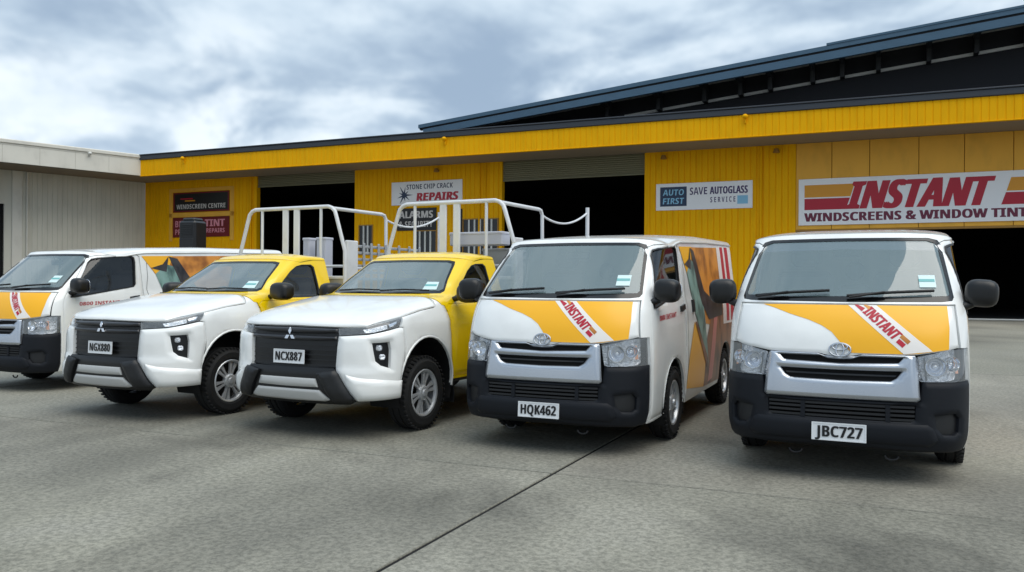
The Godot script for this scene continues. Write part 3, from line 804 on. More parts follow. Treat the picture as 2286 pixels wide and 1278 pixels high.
# ------------------------------------------------------------------ vehicles: shared pieces
func F(x: float, y: float) -> Vector3: return Vector3(0, x, y)
func S(z: float, y: float) -> Vector3: return Vector3(1, z, y)
func U(x: float, z: float) -> Vector3: return Vector3(2, x, z)
func circle(z: float, y: float, r: float, n := 28) -> Array:
	var a := []
	for k in n: a.append(S(z + r * cos(TAU * k / n), y + r * sin(TAU * k / n)))
	return a
func skin(called: String, m: Material, o: Node, ch: Chart, poly: PackedVector2Array, holes := [], off := 0.0, depth := 0.02, cell := Vector2(0.08, 0.05), bev := 0.0, bw := 0.03) -> MeshInstance3D:
	var mb := MB.new(); patch(mb, ch, poly, holes, off, depth, cell, bev, bw); return part(mb, called, m, o)
func both(called: String, m: Material, o: Node, ch: Chart, pts: Array, hole := [], off := 0.0, depth := 0.02, sub := 5, bev := 0.0) -> void:
	for sg in [1.0, -1.0]:
		var h := []
		for x in hole: h.append(ch.line(x, sg, true, sub))
		skin(called, m, o, ch, ch.line(pts, sg, true, sub), h, off, depth, Vector2(0.07, 0.045), bev)
func trail(ch: Chart, pts: Array, sg: float, off: float) -> Array:          # a path lying on the skin
	var l := ch.line(pts, sg, false, 6)
	var out := []
	for u in l: out.append(ch.p(u.x, u.y) + ch.nrm(u.x, u.y) * off)
	return out
func wheel(o: Node3D, x: float, y: float, z: float, R: float, rr: float, wd: float, spokes: int, turn := 0.0) -> void:
	var sg := signf(x)
	var w := Node3D.new(); w.name = "wheel"; o.add_child(w, true); w.position = Vector3(x, y, z); w.rotation.y = turn
	var xf := Transform3D(Basis(Vector3(0, 0, 1), -sg * PI / 2), Vector3.ZERO)
	var h := wd / 2
	var t := MB.new()
	t.lathe([Vector2(rr, -h + 0.012), Vector2(rr + 0.02, -h), Vector2(R - 0.05, -h - 0.004), Vector2(R - 0.016, -h + 0.02), Vector2(R, -h + 0.05), Vector2(R, -0.042), Vector2(R - 0.010, -0.038), Vector2(R - 0.010, -0.028), Vector2(R, -0.024), Vector2(R, 0.024), Vector2(R - 0.010, 0.028), Vector2(R - 0.010, 0.038), Vector2(R, 0.042), Vector2(R, h - 0.05), Vector2(R - 0.016, h - 0.02), Vector2(R - 0.05, h + 0.004), Vector2(rr + 0.02, h), Vector2(rr, h - 0.012)], xf, 40)
	for k in 44:                                  # shoulder lugs
		var b := Basis(Vector3(0, 1, 0), TAU * k / 44)
		t.box(Vector3(0, 0, 0), Vector3(0.018, 0.05, 0.022), 0.003, Transform3D(xf.basis * b, xf.basis * (b * Vector3(R - 0.006, h - 0.028, 0))))
	part(t, "tyre", M.tyre, w)
	var r := MB.new()
	r.lathe([Vector2(rr, -h + 0.01), Vector2(rr + 0.004, h - 0.014), Vector2(rr - 0.006, h - 0.006), Vector2(rr - 0.02, h - 0.012), Vector2(rr - 0.028, h - 0.04)], xf, 40)
	for k in spokes:
		var a := TAU * (k + 0.25) / spokes
		var hw := 0.30 * PI * rr / spokes
		if spokes == 12: a = TAU * (k / 2 + 0.25) / 6.0 + (0.17 if k % 2 else -0.17)
		var poly := PackedVector2Array([Vector2(0.03, -hw * 0.72), Vector2(rr * 0.55, -hw * 0.62), Vector2(rr - 0.024, -hw * 1.25), Vector2(rr - 0.024, hw * 1.25), Vector2(rr * 0.55, hw * 0.62), Vector2(0.03, hw * 0.72)])
		# prism lies in local xy, its z along the axle
		var ax := Basis(Vector3(cos(a), 0, sin(a)), Vector3(-sin(a), 0, cos(a)), Vector3(0, 1, 0))
		r.prism(poly, 0.022, Transform3D(xf.basis * ax, xf.basis * Vector3(0, h - 0.052, 0)))
	r.lathe([Vector2(0.075, h - 0.06), Vector2(0.072, h - 0.022), Vector2(0.06, h - 0.014), Vector2(0.034, h - 0.012), Vector2(0.03, h + 0.0), Vector2(0.0, h + 0.002)], xf, 20)
	part(r, "rim", M.rim, w)
	var d := MB.new(); d.lathe([Vector2(rr - 0.002, h - 0.13), Vector2(rr - 0.03, h - 0.12), Vector2(0.0, h - 0.10)], xf, 24); part(d, "brake_disc", M.black, w)
func arch_liner(mb: MB, sg: float, z: float, y: float, r: float, x0: float, x1: float) -> void:
	for k in 20:
		var a := PI * (k - 2) / 16.0; var b := PI * (k - 1) / 16.0
		var pa := Vector3(0, y + r * sin(a), z + r * cos(a)); var pb := Vector3(0, y + r * sin(b), z + r * cos(b))
		var i := Vector3(sg * x0, 0, 0); var e := Vector3(sg * x1, 0, 0)
		mb.quad(pa + i, pb + i, pb + e, pa + e, Vector3(0, y, z) - (pa + pb) * 0.5)
		mb.ftri(Vector3(sg * x0, y, z), pa + i, pb + i, Vector3(sg, 0, 0))
func number_plate(o: Node3D, s: String, c: Vector3, tilt := 0.0, bx := 1.0) -> void:
	var xf := Transform3D(Basis(Vector3.RIGHT, tilt), c)
	var mb := MB.new(); mb.box(Vector3.ZERO, Vector3(0.36, 0.125, 0.008), 0.003, xf)
	for q in [[0, 0.058, 0.36, 0.009], [0, -0.058, 0.36, 0.009], [-0.1755, 0, 0.009, 0.107], [0.1755, 0, 0.009, 0.107]]:
		mb.box(Vector3(q[0], q[1], 0.005), Vector3(q[2], q[3], 0.004), 0.0, xf)
	var p := part(mb, "number_plate", M.plate, o)
	var t := MB.new()
	text_flat(t, s, xf * Vector3(-0.155, -0.037, 0.0085), xf.basis.x, xf.basis.y, 0.076, 0.31, 0.0, true, 0.002)
	part(t, "lettering", M.ink, p)
func seat(o: Node, x: float, y: float, z: float, w: float, back_h := 0.62) -> void:
	var mb := MB.new()
	mb.box(Vector3(x, y, z + 0.22), Vector3(w, 0.16, 0.5), 0.05)
	mb.box(Vector3.ZERO, Vector3(w, back_h, 0.14), 0.055, Transform3D(Basis(Vector3.RIGHT, -0.22), Vector3(x, y + back_h / 2 + 0.05, z - 0.1)))
	mb.box(Vector3.ZERO, Vector3(w * 0.5, 0.17, 0.10), 0.045, Transform3D(Basis(Vector3.RIGHT, -0.15), Vector3(x, y + back_h + 0.17, z - 0.20)))
	part(mb, "seat", M.seat, o)
func steering(o: Node, x: float, y: float, z: float) -> void:
	var mb := MB.new(); var p := []
	var b := Basis(Vector3.RIGHT, -0.75)
	for k in 25: p.append(Vector3(x, y, z) + b * (Vector3(cos(TAU * k / 24), sin(TAU * k / 24), 0) * 0.185))
	mb.tube(p, 0.016, 8)
	mb.box(Vector3.ZERO, Vector3(0.34, 0.05, 0.03), 0.01, Transform3D(b, Vector3(x, y, z))); mb.box(Vector3.ZERO, Vector3(0.12, 0.12, 0.05), 0.02, Transform3D(b, Vector3(x, y, z)))
	part(mb, "steering_wheel", M.black, o)
# a roof laid from the front edge on the skin to the rear: T and R give the height of its sides and its ridge
func roof_shape(mb: MB, ch: Chart, T0: float, R0: float, zr: float, T: Callable, R: Callable, off := 0.004) -> void:
	var na := 36; var nt := 26
	var P := []
	for j in nt + 1:
		var row := []
		for i in na + 1:
			var a := PI * (float(i) / na - 0.5)
			var sa := signf(a) * pow(absf(sin(a)), 2.0 / 3.0); var ca := pow(maxf(cos(a), 0.0), 2.0 / 3.0)
			var g0 := ch.ch(2, ch.vy(T0))
			var u := ch.at(F(g0 * absf(sa) * 0.9999, T0 + (R0 - T0) * ca), 1.0)
			var z0 := ch.p(u.x, u.y).z
			var t := float(j) / nt
			t = t * t * (1.6 - 0.6 * t)
			var z := lerpf(z0, zr, t)
			var Tz: float = T.call(z, t); var Rz: float = R.call(z, t)
			var y := Tz + (Rz - Tz) * ca
			row.append(Vector3(ch.ch(2, ch.vy(Tz)) * sa, y + off, z + off))
		P.append(row)
	var nn := func(j: int, i: int) -> Vector3:
		var a: Vector3 = P[j][mini(i + 1, na)] - P[j][maxi(i - 1, 0)]
		var b: Vector3 = P[mini(j + 1, nt)][i] - P[maxi(j - 1, 0)][i]
		return a.cross(b).normalized()
	for j in nt:
		for i in na:
			var n0: Vector3 = nn.call(j, i); var n1: Vector3 = nn.call(j, i + 1); var n2: Vector3 = nn.call(j + 1, i + 1); var n3: Vector3 = nn.call(j + 1, i)
			mb.tri(P[j][i], P[j][i + 1], P[j + 1][i + 1], n0, n1, n2); mb.tri(P[j][i], P[j + 1][i + 1], P[j + 1][i], n0, n2, n3)
	for i in na: mb.quad(P[0][i], P[0][i + 1], P[0][i + 1] + Vector3(0, -0.012, -0.01), P[0][i] + Vector3(0, -0.012, -0.01), Vector3(0, 0, 1))
func roof_front(ch: Chart, T0: float, R0: float) -> Array:
	var out := []
	for i in 13:
		var a := PI / 2 * i / 12.0
		out.append(F(ch.ch(2, ch.vy(T0)) * pow(sin(a), 2.0 / 3.0) * 0.9999, T0 + (R0 - T0) * pow(maxf(cos(a), 0.0), 2.0 / 3.0)))
	return out
func tail(mb: MB, ch: Chart, zr: float, yb: float, T: float, R: float) -> void:
	var ring := []
	for k in 9: ring.append(Vector3(ch.ch(2, ch.vy(lerpf(yb, T, k / 8.0))), lerpf(yb, T, k / 8.0), zr))
	for i in 17:
		var a := PI / 2 * (1.0 - i / 8.0)
		ring.append(Vector3(ch.ch(2, ch.vy(T)) * signf(a) * pow(absf(sin(a)), 2.0 / 3.0), T + (R - T) * pow(maxf(cos(a), 0.0), 2.0 / 3.0), zr))
	for k in 9: ring.append(Vector3(-ch.ch(2, ch.vy(lerpf(T, yb, k / 8.0))), lerpf(T, yb, k / 8.0), zr))
	var c := Vector3(0, (yb + R) / 2, zr - 0.03)
	for k in ring.size(): mb.ftri(c, ring[k], ring[(k + 1) % ring.size()], Vector3(0, 0, -1))
func table(pts: Array, z: float) -> float:
	for i in pts.size() - 1:
		if z >= pts[i + 1][0]:
			var t := clampf((pts[i][0] - z) / (pts[i][0] - pts[i + 1][0]), 0, 1)
			return lerpf(pts[i][1], pts[i + 1][1], t)
	return pts[-1][1]

# ------------------------------------------------------------------ the van
func van_chart() -> Chart:
	return Chart.new([[0.20, -0.10, 0.78, 0.55, 3.0], [0.26, -0.03, 0.82, 0.58, 3.2], [0.38, 0.0, 0.84, 0.60, 3.3], [0.55, -0.005, 0.845, 0.60, 3.3], [0.74, -0.02, 0.847, 0.60, 3.3], [0.90, -0.05, 0.845, 0.58, 3.2], [1.02, -0.085, 0.843, 0.56, 3.2], [1.15, -0.15, 0.838, 0.52, 3.2], [1.25, -0.225, 0.825, 0.48, 3.2], [1.285, -0.262, 0.818, 0.46, 3.2], [1.50, -0.51, 0.792, 0.44, 3.2], [1.78, -0.845, 0.757, 0.42, 3.2], [1.93, -1.02, 0.735, 0.40, 3.2], [2.0, -1.1, 0.72, 0.40, 3.2]])
func build_van() -> Node3D:
	var o := thing("van", "white van", "van", Vector3.ZERO, 0.0, "white and yellow vans in the row")
	var ch := van_chart()
	var T0 := 1.75; var R0 := 1.815; var zr := -4.62
	var zs := ch.p(2.0, ch.vy(T0)).z
	var tt := [[zs, 0.0], [-1.4, 0.03], [-1.7, 0.062], [-3.0, 0.12], [-4.62, 0.165]]
	var rt := [[-0.85, 0.0], [-1.3, 0.035], [-1.9, 0.085], [-3.0, 0.14], [-4.62, 0.175]]
	var T := func(z: float, t: float) -> float: return T0 + table(tt, z) * smoothstep(0.0, 0.12, t)
	var R := func(z: float, t: float) -> float: return R0 + table(rt, z) * smoothstep(0.0, 0.12, t)
	var side_top := func(z: float) -> float:
		return T.call(z, clampf((z - zs) / (zr - zs), 0, 1))
	# outlines
	var glass_w := ch.sym([F(0, 1.775), F(0.58, 1.770), F(0.645, 1.752), F(0.668, 1.715), F(0.738, 1.315), F(0.725, 1.288), F(0.66, 1.279), F(0, 1.273)])
	var nose := ch.sym([F(0, 1.265), F(0.745, 1.265), F(0.775, 0.962), S(-0.372, 0.962), S(-0.374, 0.18), F(0, 0.18)])
	var win := [S(-0.505, 1.195), S(-0.84, 1.655), S(-0.90, 1.705), S(-0.97, 1.722), S(-1.49, 1.765), S(-1.535, 1.74), S(-1.545, 1.68), S(-1.525, 1.37), S(-1.49, 1.332), S(-0.56, 1.193)]
	var door := [S(-0.405, 0.275), S(-0.405, 1.10), S(-0.43, 1.19), S(-0.86, 1.72), S(-0.96, 1.752), S(-1.55, 1.795), S(-1.62, 1.76), S(-1.645, 1.3), S(-1.69, 0.80), S(-1.66, 0.275)]
	var arch := circle(-1.20, 0.33, 0.405); var arch2 := circle(-3.77, 0.33, 0.405)
	var top := roof_front(ch, T0, R0)
	for k in 9: top.append(S(lerpf(zs - 0.02, zr, k / 8.0), side_top.call(lerpf(zs - 0.02, zr, k / 8.0))))
	var body_poly := ch.sym(top + [S(zr, 0.30), S(-0.374, 0.25), F(0.4, 0.25), F(0, 0.25)], 4)
	var holes := [glass_w, nose]
	for sg in [1.0, -1.0]:
		for h in [arch, arch2]: holes.append(ch.line(h, sg, true, 1))
		holes.append_array(Geometry2D.offset_polygon(ch.line(door, sg), 0.005))
	skin("body", M.white, o, ch, body_poly, holes, 0.0, 0.025, Vector2(0.1, 0.055))
	var lin := [glass_w, nose]
	for sg in [1.0, -1.0]:
		lin.append(ch.line(win, sg))
		for h in [arch, arch2]: lin.append(ch.line(h, sg, true, 1))
	skin("lining", M.lining, o, ch, body_poly, lin, -0.035, 0.0, Vector2(0.2, 0.11))
	for sg in [1.0, -1.0]:
		var dp := ch.line(door, sg)
		var cut := Geometry2D.clip_polygons(dp, ch.line(circle(-1.20, 0.33, 0.408), sg, true, 1))
		var d := skin("door", M.white, o, ch, cut[0], [ch.line(win, sg)], 0.0, 0.025, Vector2(0.06, 0.04), 0.007, 0.022)
		skin("window", M.side_glass, d, ch, ch.line(win, sg), [], -0.012, 0.0)
		var rub := Geometry2D.offset_polygon(ch.line(win, sg), -0.022)
		skin("window_seal", M.black, d, ch, ch.line(win, sg), [rub[0]], 0.003, 0.016)
		skin("handle", M.black, d, ch, ch.line([S(-1.41, 1.145), S(-1.41, 1.195), S(-1.56, 1.215), S(-1.56, 1.165)], sg), [], 0.022, 0.022)
		var tx := MB.new(); text_chart(tx, ch, 1, "0800 INSTANT", Vector2(-0.62, 1.085) if sg > 0 else Vector2(-1.3, 1.085), 0.03, 0.045, 0.62, sg, 0.1, 0.0025); part(tx, "lettering", M.text_crimson, d)
		skin("sliding_door_handle", M.black, o, ch, ch.line([S(-1.93, 1.13), S(-1.93, 1.25), S(-1.99, 1.25), S(-1.99, 1.13)], sg), [], 0.022, 0.022)
		skin("door_gap", M.black, o, ch, ch.line([S(-1.735, 0.36), S(-1.735, 1.75), S(-1.742, 1.75), S(-1.742, 0.36)], sg), [], 0.0025, 0.0)
		skin("door_gap", M.black, o, ch, ch.line([S(-2.85, 0.36), S(-2.85, 1.80), S(-2.857, 1.80), S(-2.857, 0.36)], sg), [], 0.0025, 0.0)
		# printed wrap along the side
		var wrap := func(m: Material, pts: Array, off: float) -> void:
			var q := Geometry2D.clip_polygons(ch.line(pts, sg), ch.line(circle(-1.20, 0.33, 0.415), sg, true, 1))
			q = Geometry2D.clip_polygons(q[0], ch.line(circle(-3.77, 0.33, 0.415), sg, true, 1))
			skin("printed_wrap", m, o, ch, q[0], [], off, 0.0)
		wrap.call(M.print_orange, [S(-1.66, 1.765), S(-2.6, 1.80), S(-3.7, 1.845), S(-3.7, 0.9), S(-2.5, 1.0), S(-2.05, 1.32)], 0.003)
		wrap.call(M.print_yellow, [S(-1.66, 1.767), S(-2.22, 1.79), S(-2.1, 1.55), S(-2.0, 1.40)], 0.0042)
		wrap.call(M.print_yellow, [S(-2.02, 1.03), S(-1.80, 0.72), S(-1.66, 0.40), S(-2.5, 0.33), S(-2.62, 0.66)], 0.0036)
		wrap.call(M.print_brown, [S(-2.62, 0.80), S(-2.5, 0.33), S(-4.5, 0.33), S(-4.5, 1.02), S(-3.5, 1.16), S(-2.9, 1.06)], 0.0046)
		wrap.call(M.print_pink, [S(-3.05, 1.08), S(-3.28, 1.14), S(-2.95, 0.38), S(-2.7, 0.36)], 0.0056)
		wrap.call(M.print_teal, [S(-1.88, 1.52), S(-2.10, 1.66), S(-2.28, 1.62), S(-2.50, 1.15), S(-2.72, 0.55), S(-2.36, 0.86), S(-2.06, 1.12)], 0.0062)
		wrap.call(M.print_dark, [S(-2.14, 1.78), S(-2.30, 1.75), S(-2.62, 1.34), S(-3.1, 1.22), S(-3.62, 1.34), S(-3.55, 1.06), S(-2.75, 1.03), S(-2.42, 1.2)], 0.0072)
		wrap.call(M.print_dark, [S(-1.80, 1.60), S(-2.02, 1.66), S(-2.14, 1.78), S(-2.08, 1.55)], 0.0078)
		wrap.call(M.print_brown, [S(-2.03, 1.03), S(-2.10, 1.03), S(-2.68, 0.62), S(-2.64, 0.52)], 0.0078)
		wrap.call(M.print_white, [S(-3.62, 1.855), S(-4.56, 1.885), S(-4.56, 0.95), S(-3.62, 0.95)], 0.0052)
		wrap.call(M.print_crimson, [S(-3.84, 1.858), S(-4.02, 1.864), S(-4.02, 0.98), S(-3.84, 0.98)], 0.0064)
		wrap.call(M.print_crimson, [S(-4.14, 1.868), S(-4.36, 1.874), S(-4.36, 0.98), S(-4.14, 0.98)], 0.0064)
		var gut := []
		for k in 22: gut.append(Vector3(sg * (ch.ch(2, ch.vy(side_top.call(lerpf(zs, zr, k / 21.0)))) + 0.004), side_top.call(lerpf(zs, zr, k / 21.0)) + 0.0, lerpf(zs, zr, k / 21.0)))
		var gm := MB.new(); gm.tube(gut, 0.011, 6); part(gm, "roof_gutter", M.white, o)
	var rf := MB.new(); roof_shape(rf, ch, T0, R0, zr, T, R); part(rf, "roof", M.white, o)
	var tg := MB.new(); tail(tg, ch, zr, 0.30, side_top.call(zr), R.call(zr, 1.0)); part(tg, "tailgate", M.white, o)
	# bonnet with its wrap
	var bon := skin("bonnet", M.white, o, ch, ch.sym([F(0, 1.259), F(0.739, 1.259), F(0.766, 0.968), F(0.70, 0.95), F(0.50, 0.918), F(0.42, 0.914), F(0.14, 0.912), F(0.07, 0.896), F(0, 0.893)]), [], 0.0, 0.025, Vector2(0.05, 0.026), 0.008, 0.022)
	skin("printed_wrap", M.print_yellow, bon, ch, ch.line([F(-0.560, 1.252), F(-0.46, 1.222), F(-0.36, 1.185), F(-0.22, 1.143), F(-0.13, 1.105), F(-0.06, 1.06), F(0.0, 0.99), F(0.075, 0.918), F(0.14, 0.917), F(0.42, 0.918), F(0.50, 0.923), F(0.695, 0.953), F(0.700, 1.10), F(0.688, 1.252)], 1.0, true, 3), [], 0.002, 0.0)
	var sp := Vector2(0.043, 1.252); var tv := Vector2(0.736, -0.677); var pv := Vector2(0.677, 0.736)
	var quad := func(s0: float, s1: float, p0: float, p1: float) -> Array:
		var l := []
		for k in [[s0, p0], [s0, p1], [s1, p1], [s1, p0]]:
			var q: Vector2 = sp + tv * k[0] + pv * k[1]
			l.append(F(q.x, clampf(q.y, 0.92, 1.254)))
		return l
	skin("printed_wrap", M.print_white, bon, ch, ch.line([F(0.043, 1.252), F(0.232, 1.252), F(0.592, 0.940), F(0.412, 0.918)], 1.0, true, 4), [], 0.0034, 0.0)
	for k in [[0.03, 0.10, 0.030, 0.062, M.print_crimson], [0.075, 0.125, 0.070, 0.098, M.print_orange], [0.405, 0.462, 0.030, 0.062, M.print_crimson], [0.40, 0.47, 0.070, 0.098, M.print_orange]]:
		skin("printed_wrap", k[4], bon, ch, ch.line(quad.call(k[0], k[1], k[2], k[3]), 1.0, true, 3), [], 0.0048, 0.0)
	var tx := MB.new(); var ts: Vector2 = sp + tv * 0.108 + pv * 0.028
	text_chart(tx, ch, 0, "INSTANT", ts, tv.angle(), 0.072, 0.275, 1.0, 0.22, 0.0048, 0.003); part(tx, "lettering", M.text_crimson, bon)
	# nose: dark backing, bumper, grille surround, lamps
	skin("nose_backing", M.void, o, ch, ch.sym([F(0, 1.26), F(0.74, 1.26), F(0.77, 0.96), S(-0.36, 0.955), S(-0.36, 0.27), F(0, 0.27)]), [], -0.13, 0.0, Vector2(0.12, 0.08))
	var intake := ch.sym([F(0, 0.566), F(0.492, 0.570), F(0.488, 0.470), F(0.46, 0.455), F(0, 0.452)])
	var bh := [intake]
	var fog := [F(0.612, 0.500), F(0.745, 0.515), F(0.770, 0.480), F(0.765, 0.385), F(0.74, 0.362), F(0.665, 0.368), F(0.622, 0.42)]
	for sg in [1.0, -1.0]: bh.append(ch.line(fog, sg))
	var bm := skin("bumper", M.bumper, o, ch, ch.sym([F(0, 0.591), F(0.497, 0.591), F(0.522, 0.603), F(0.533, 0.728), F(0.74, 0.728), S(-0.352, 0.738), S(-0.368, 0.735), S(-0.368, 0.245), F(0.72, 0.228), F(0.5, 0.24), F(0, 0.262)]), bh, 0.004, 0.06, Vector2(0.05, 0.026), 0.014, 0.032)
	skin("bumper_step", M.bumper, bm, ch, ch.sym([F(0, 0.442), F(0.56, 0.442), F(0.60, 0.415), F(0.63, 0.33), F(0.58, 0.29), F(0, 0.30)]), [], 0.018, 0.03, Vector2(0.05, 0.026), 0.012, 0.03)
	for sg in [1.0, -1.0]: skin("fog_lamp_recess", M.trim, bm, ch, ch.line(fog, sg), [], -0.03, 0.0)
	for y in [0.468, 0.498, 0.528, 0.556]:
		skin("intake_slat", M.trim, bm, ch, ch.sym([F(0, y + 0.008), F(0.485, y + 0.008), F(0.485, y - 0.008), F(0, y - 0.008)]), [], -0.012, 0.02)
	for x in [-0.26, 0.30]:
		skin("intake_post", M.bumper, bm, ch, ch.line([F(x, 0.567), F(x + 0.03, 0.567), F(x + 0.03, 0.452), F(x, 0.452)]), [], -0.004, 0.02)
	skin("lower_lip", M.black, bm, ch, ch.sym([F(0, 0.258), F(0.5, 0.236), F(0.70, 0.224), F(0.62, 0.205), F(0, 0.215)]), [], -0.03, 0.03)
	var slot1 := ch.sym([F(0, 0.872), F(0.08, 0.876), F(0.13, 0.895), F(0.415, 0.895), F(0.378, 0.855), F(0.12, 0.846), F(0, 0.842)])
	var slot2 := ch.sym([F(0, 0.797), F(0.405, 0.801), F(0.368, 0.752), F(0.33, 0.730), F(0, 0.724)])
	skin("grille_surround", M.silver, o, ch, ch.sym([F(0, 0.889), F(0.10, 0.892), F(0.15, 0.908), F(0.478, 0.910), F(0.488, 0.90), F(0.500, 0.80), F(0.516, 0.612), F(0.495, 0.596), F(0, 0.596)]), [slot1, slot2], 0.022, 0.06, Vector2(0.04, 0.016), 0.016, 0.026)
	for s in [slot1, slot2]: skin("grille_slot", M.void, o, ch, s, [], -0.03, 0.0)
	skin("grille_slat", M.gloss_black, o, ch, ch.sym([F(0, 0.772), F(0.37, 0.774), F(0.36, 0.762), F(0, 0.76)]), [], -0.008, 0.02)
	var em := MB.new()
	for e in [[0.0, 0.0, 0.072, 0.046], [0.0, 0.0, 0.026, 0.045], [0.0, 0.020, 0.050, 0.022]]:
		var pts := []
		for k in 25: pts.append(F(e[0] + e[2] * cos(TAU * k / 24), 0.934 + e[1] + e[3] * sin(TAU * k / 24)))
		em.tube(trail(ch, pts, 1.0, 0.012), 0.0065, 6)
	part(em, "emblem", M.silver, o)
	var hl := [F(0.498, 0.906), F(0.62, 0.932), F(0.72, 0.952), S(-0.30, 0.958), S(-0.362, 0.955), S(-0.352, 0.748), S(-0.30, 0.738), F(0.72, 0.733), F(0.56, 0.733), F(0.530, 0.745)]
	for sg in [1.0, -1.0]:
		var h := skin("headlight", M.reflector, o, ch, ch.line(hl, sg), [], -0.085, 0.0)
		skin("lens", M.lens, h, ch, ch.line(hl, sg), [], 0.002, 0.0)
		for c in [[0.610, 0.835, -0.155, 0.064, 0.1], [0.705, 0.852, -0.225, 0.050, 0.45]]:
			var b := MB.new()
			var xf := Transform3D(Basis(Vector3.UP, sg * c[4]) * Basis(Vector3.RIGHT, PI / 2), Vector3(sg * c[0], c[1], c[2]))
			b.lathe([Vector2(c[3] * 1.05, 0.0), Vector2(c[3] * 1.06, 0.034), Vector2(c[3], 0.034), Vector2(c[3] * 0.8, 0.005), Vector2(c[3] * 0.4, -0.02), Vector2(0.0, -0.03)], xf, 20)
			b.ball(Vector3.ZERO, Vector3.ONE * 0.016, xf, 2.0, 10, 6)
			part(b, "reflector_bowl", M.chrome, h)
		skin("bezel", M.trim, h, ch, ch.line([F(0.545, 0.90), F(0.56, 0.90), F(0.575, 0.742), F(0.56, 0.742)], sg), [], -0.04, 0.0)
		skin("indicator", M.amber, h, ch, ch.line([S(-0.215, 0.90), S(-0.245, 0.90), S(-0.245, 0.79), S(-0.215, 0.79)], sg), [], -0.03, 0.0)
	# glass and what sits on it
	var ws := skin("windscreen", M.glass, o, ch, glass_w, [], -0.006, 0.0)
	var inner := ch.sym([F(0, 1.752), F(0.57, 1.748), F(0.625, 1.728), F(0.645, 1.70), F(0.712, 1.345), F(0.70, 1.325), F(0.35, 1.312), F(0.0, 1.318)])
	skin("windscreen_seal", M.gloss_black, ws, ch, glass_w, [inner], -0.002, 0.012)
	skin("sticker", M.sticker, ws, ch, ch.line([F(0.515, 1.385), F(0.625, 1.385), F(0.615, 1.475), F(0.505, 1.475)]), [], 0.0, 0.0)
	skin("sticker", M.sticker_teal, ws, ch, ch.line([F(0.510, 1.425), F(0.615, 1.425), F(0.612, 1.445), F(0.508, 1.445)]), [], 0.002, 0.0)
	for k in [[-0.62, 1.300, -0.09, 1.342], [0.03, 1.304, 0.60, 1.345]]:
		var wp := MB.new(); wp.tube(trail(ch, [F(k[0], k[1]), F(lerpf(k[0], k[2], 0.5), lerpf(k[1], k[3], 0.62)), F(k[2], k[3])], 1.0, 0.022), 0.012, 6)
		wp.tube(trail(ch, [F(k[0] + 0.02, 1.285), F(lerpf(k[0], k[2], 0.45), lerpf(k[1], k[3], 0.5))], 1.0, 0.034), 0.009, 6); part(wp, "wiper", M.black, ws)
	for sg in [1.0, -1.0]:
		var mi := MB.new()
		mi.ball(Vector3.ZERO, Vector3(0.108, 0.100, 0.092), Transform3D(Basis(Vector3.UP, sg * -0.12) * Basis(Vector3(0, 0, 1), sg * -0.06), Vector3(sg * 0.92, 1.345, -0.555)), 3.2, 22, 14)
		mi.tube([Vector3(sg * 0.76, 1.235, -0.50), Vector3(sg * 0.83, 1.258, -0.53), Vector3(sg * 0.90, 1.29, -0.55)], 0.030, 8)
		var mm := part(mi, "mirror", M.black, o)
		var mg := MB.new(); mg.ball(Vector3.ZERO, Vector3(0.095, 0.088, 0.006), Transform3D(Basis(Vector3.UP, sg * -0.12), Vector3(sg * 0.925, 1.340, -0.555) + Basis(Vector3.UP, sg * -0.12) * Vector3(0, 0, -0.086)), 3.0); part(mg, "mirror_glass", M.chrome, mm)
	# inside and below
	var da := MB.new(); da.box(Vector3(0, 1.10, -0.62), Vector3(1.46, 0.26, 0.46), 0.06); da.box(Vector3(-0.38, 1.245, -0.66), Vector3(0.36, 0.08, 0.22), 0.03); part(da, "dashboard", M.dash, o)
	var rv := MB.new(); rv.box(Vector3(0.0, 1.66, -0.92), Vector3(0.22, 0.07, 0.03), 0.012); rv.tube([Vector3(0, 1.66, -0.90), Vector3(0, 1.74, -0.86)], 0.01, 6); part(rv, "rear_view_mirror", M.black, o)
	steering(o, -0.38, 1.22, -0.95)
	seat(o, -0.40, 0.86, -1.52, 0.50); seat(o, 0.42, 0.86, -1.52, 0.50); seat(o, 0.02, 0.86, -1.52, 0.30, 0.5)
	var bh2 := MB.new(); bh2.span(Vector3(-0.72, 0.5, -1.84), Vector3(0.72, 1.79, -1.82)); bh2.span(Vector3(-0.79, 0.48, -4.58), Vector3(0.79, 0.52, -0.5)); part(bh2, "bulkhead", M.lining, o)
	var ub := MB.new(); ub.span(Vector3(-0.60, 0.26, -4.5), Vector3(0.60, 0.478, -0.22))
	for sg in [1.0, -1.0]:
		for z in [-1.20, -3.77]: arch_liner(ub, sg, z, 0.33, 0.41, 0.56, 0.832)
	ub.span(Vector3(0.605, 0.30, -3.3), Vector3(0.80, 0.474, -1.68)); ub.span(Vector3(-0.80, 0.30, -3.3), Vector3(-0.605, 0.474, -1.68))
	part(ub, "underbody", M.void, o)
	for z in [-1.20, -3.77]:
		for sg in [1.0, -1.0]: wheel(o, sg * 0.745, 0.325, z, 0.325, 0.205, 0.195, 9)
	for x in [-0.30, 0.34]:
		var hk := MB.new(); var p := []
		for k in 9: p.append(Vector3(x + 0.045 * cos(PI * k / 8), 0.205 - 0.03 * sin(PI * k / 8), -0.10))
		hk.tube(p, 0.009, 6)
		part(hk, "tow_hook", M.trim, o)
	return o

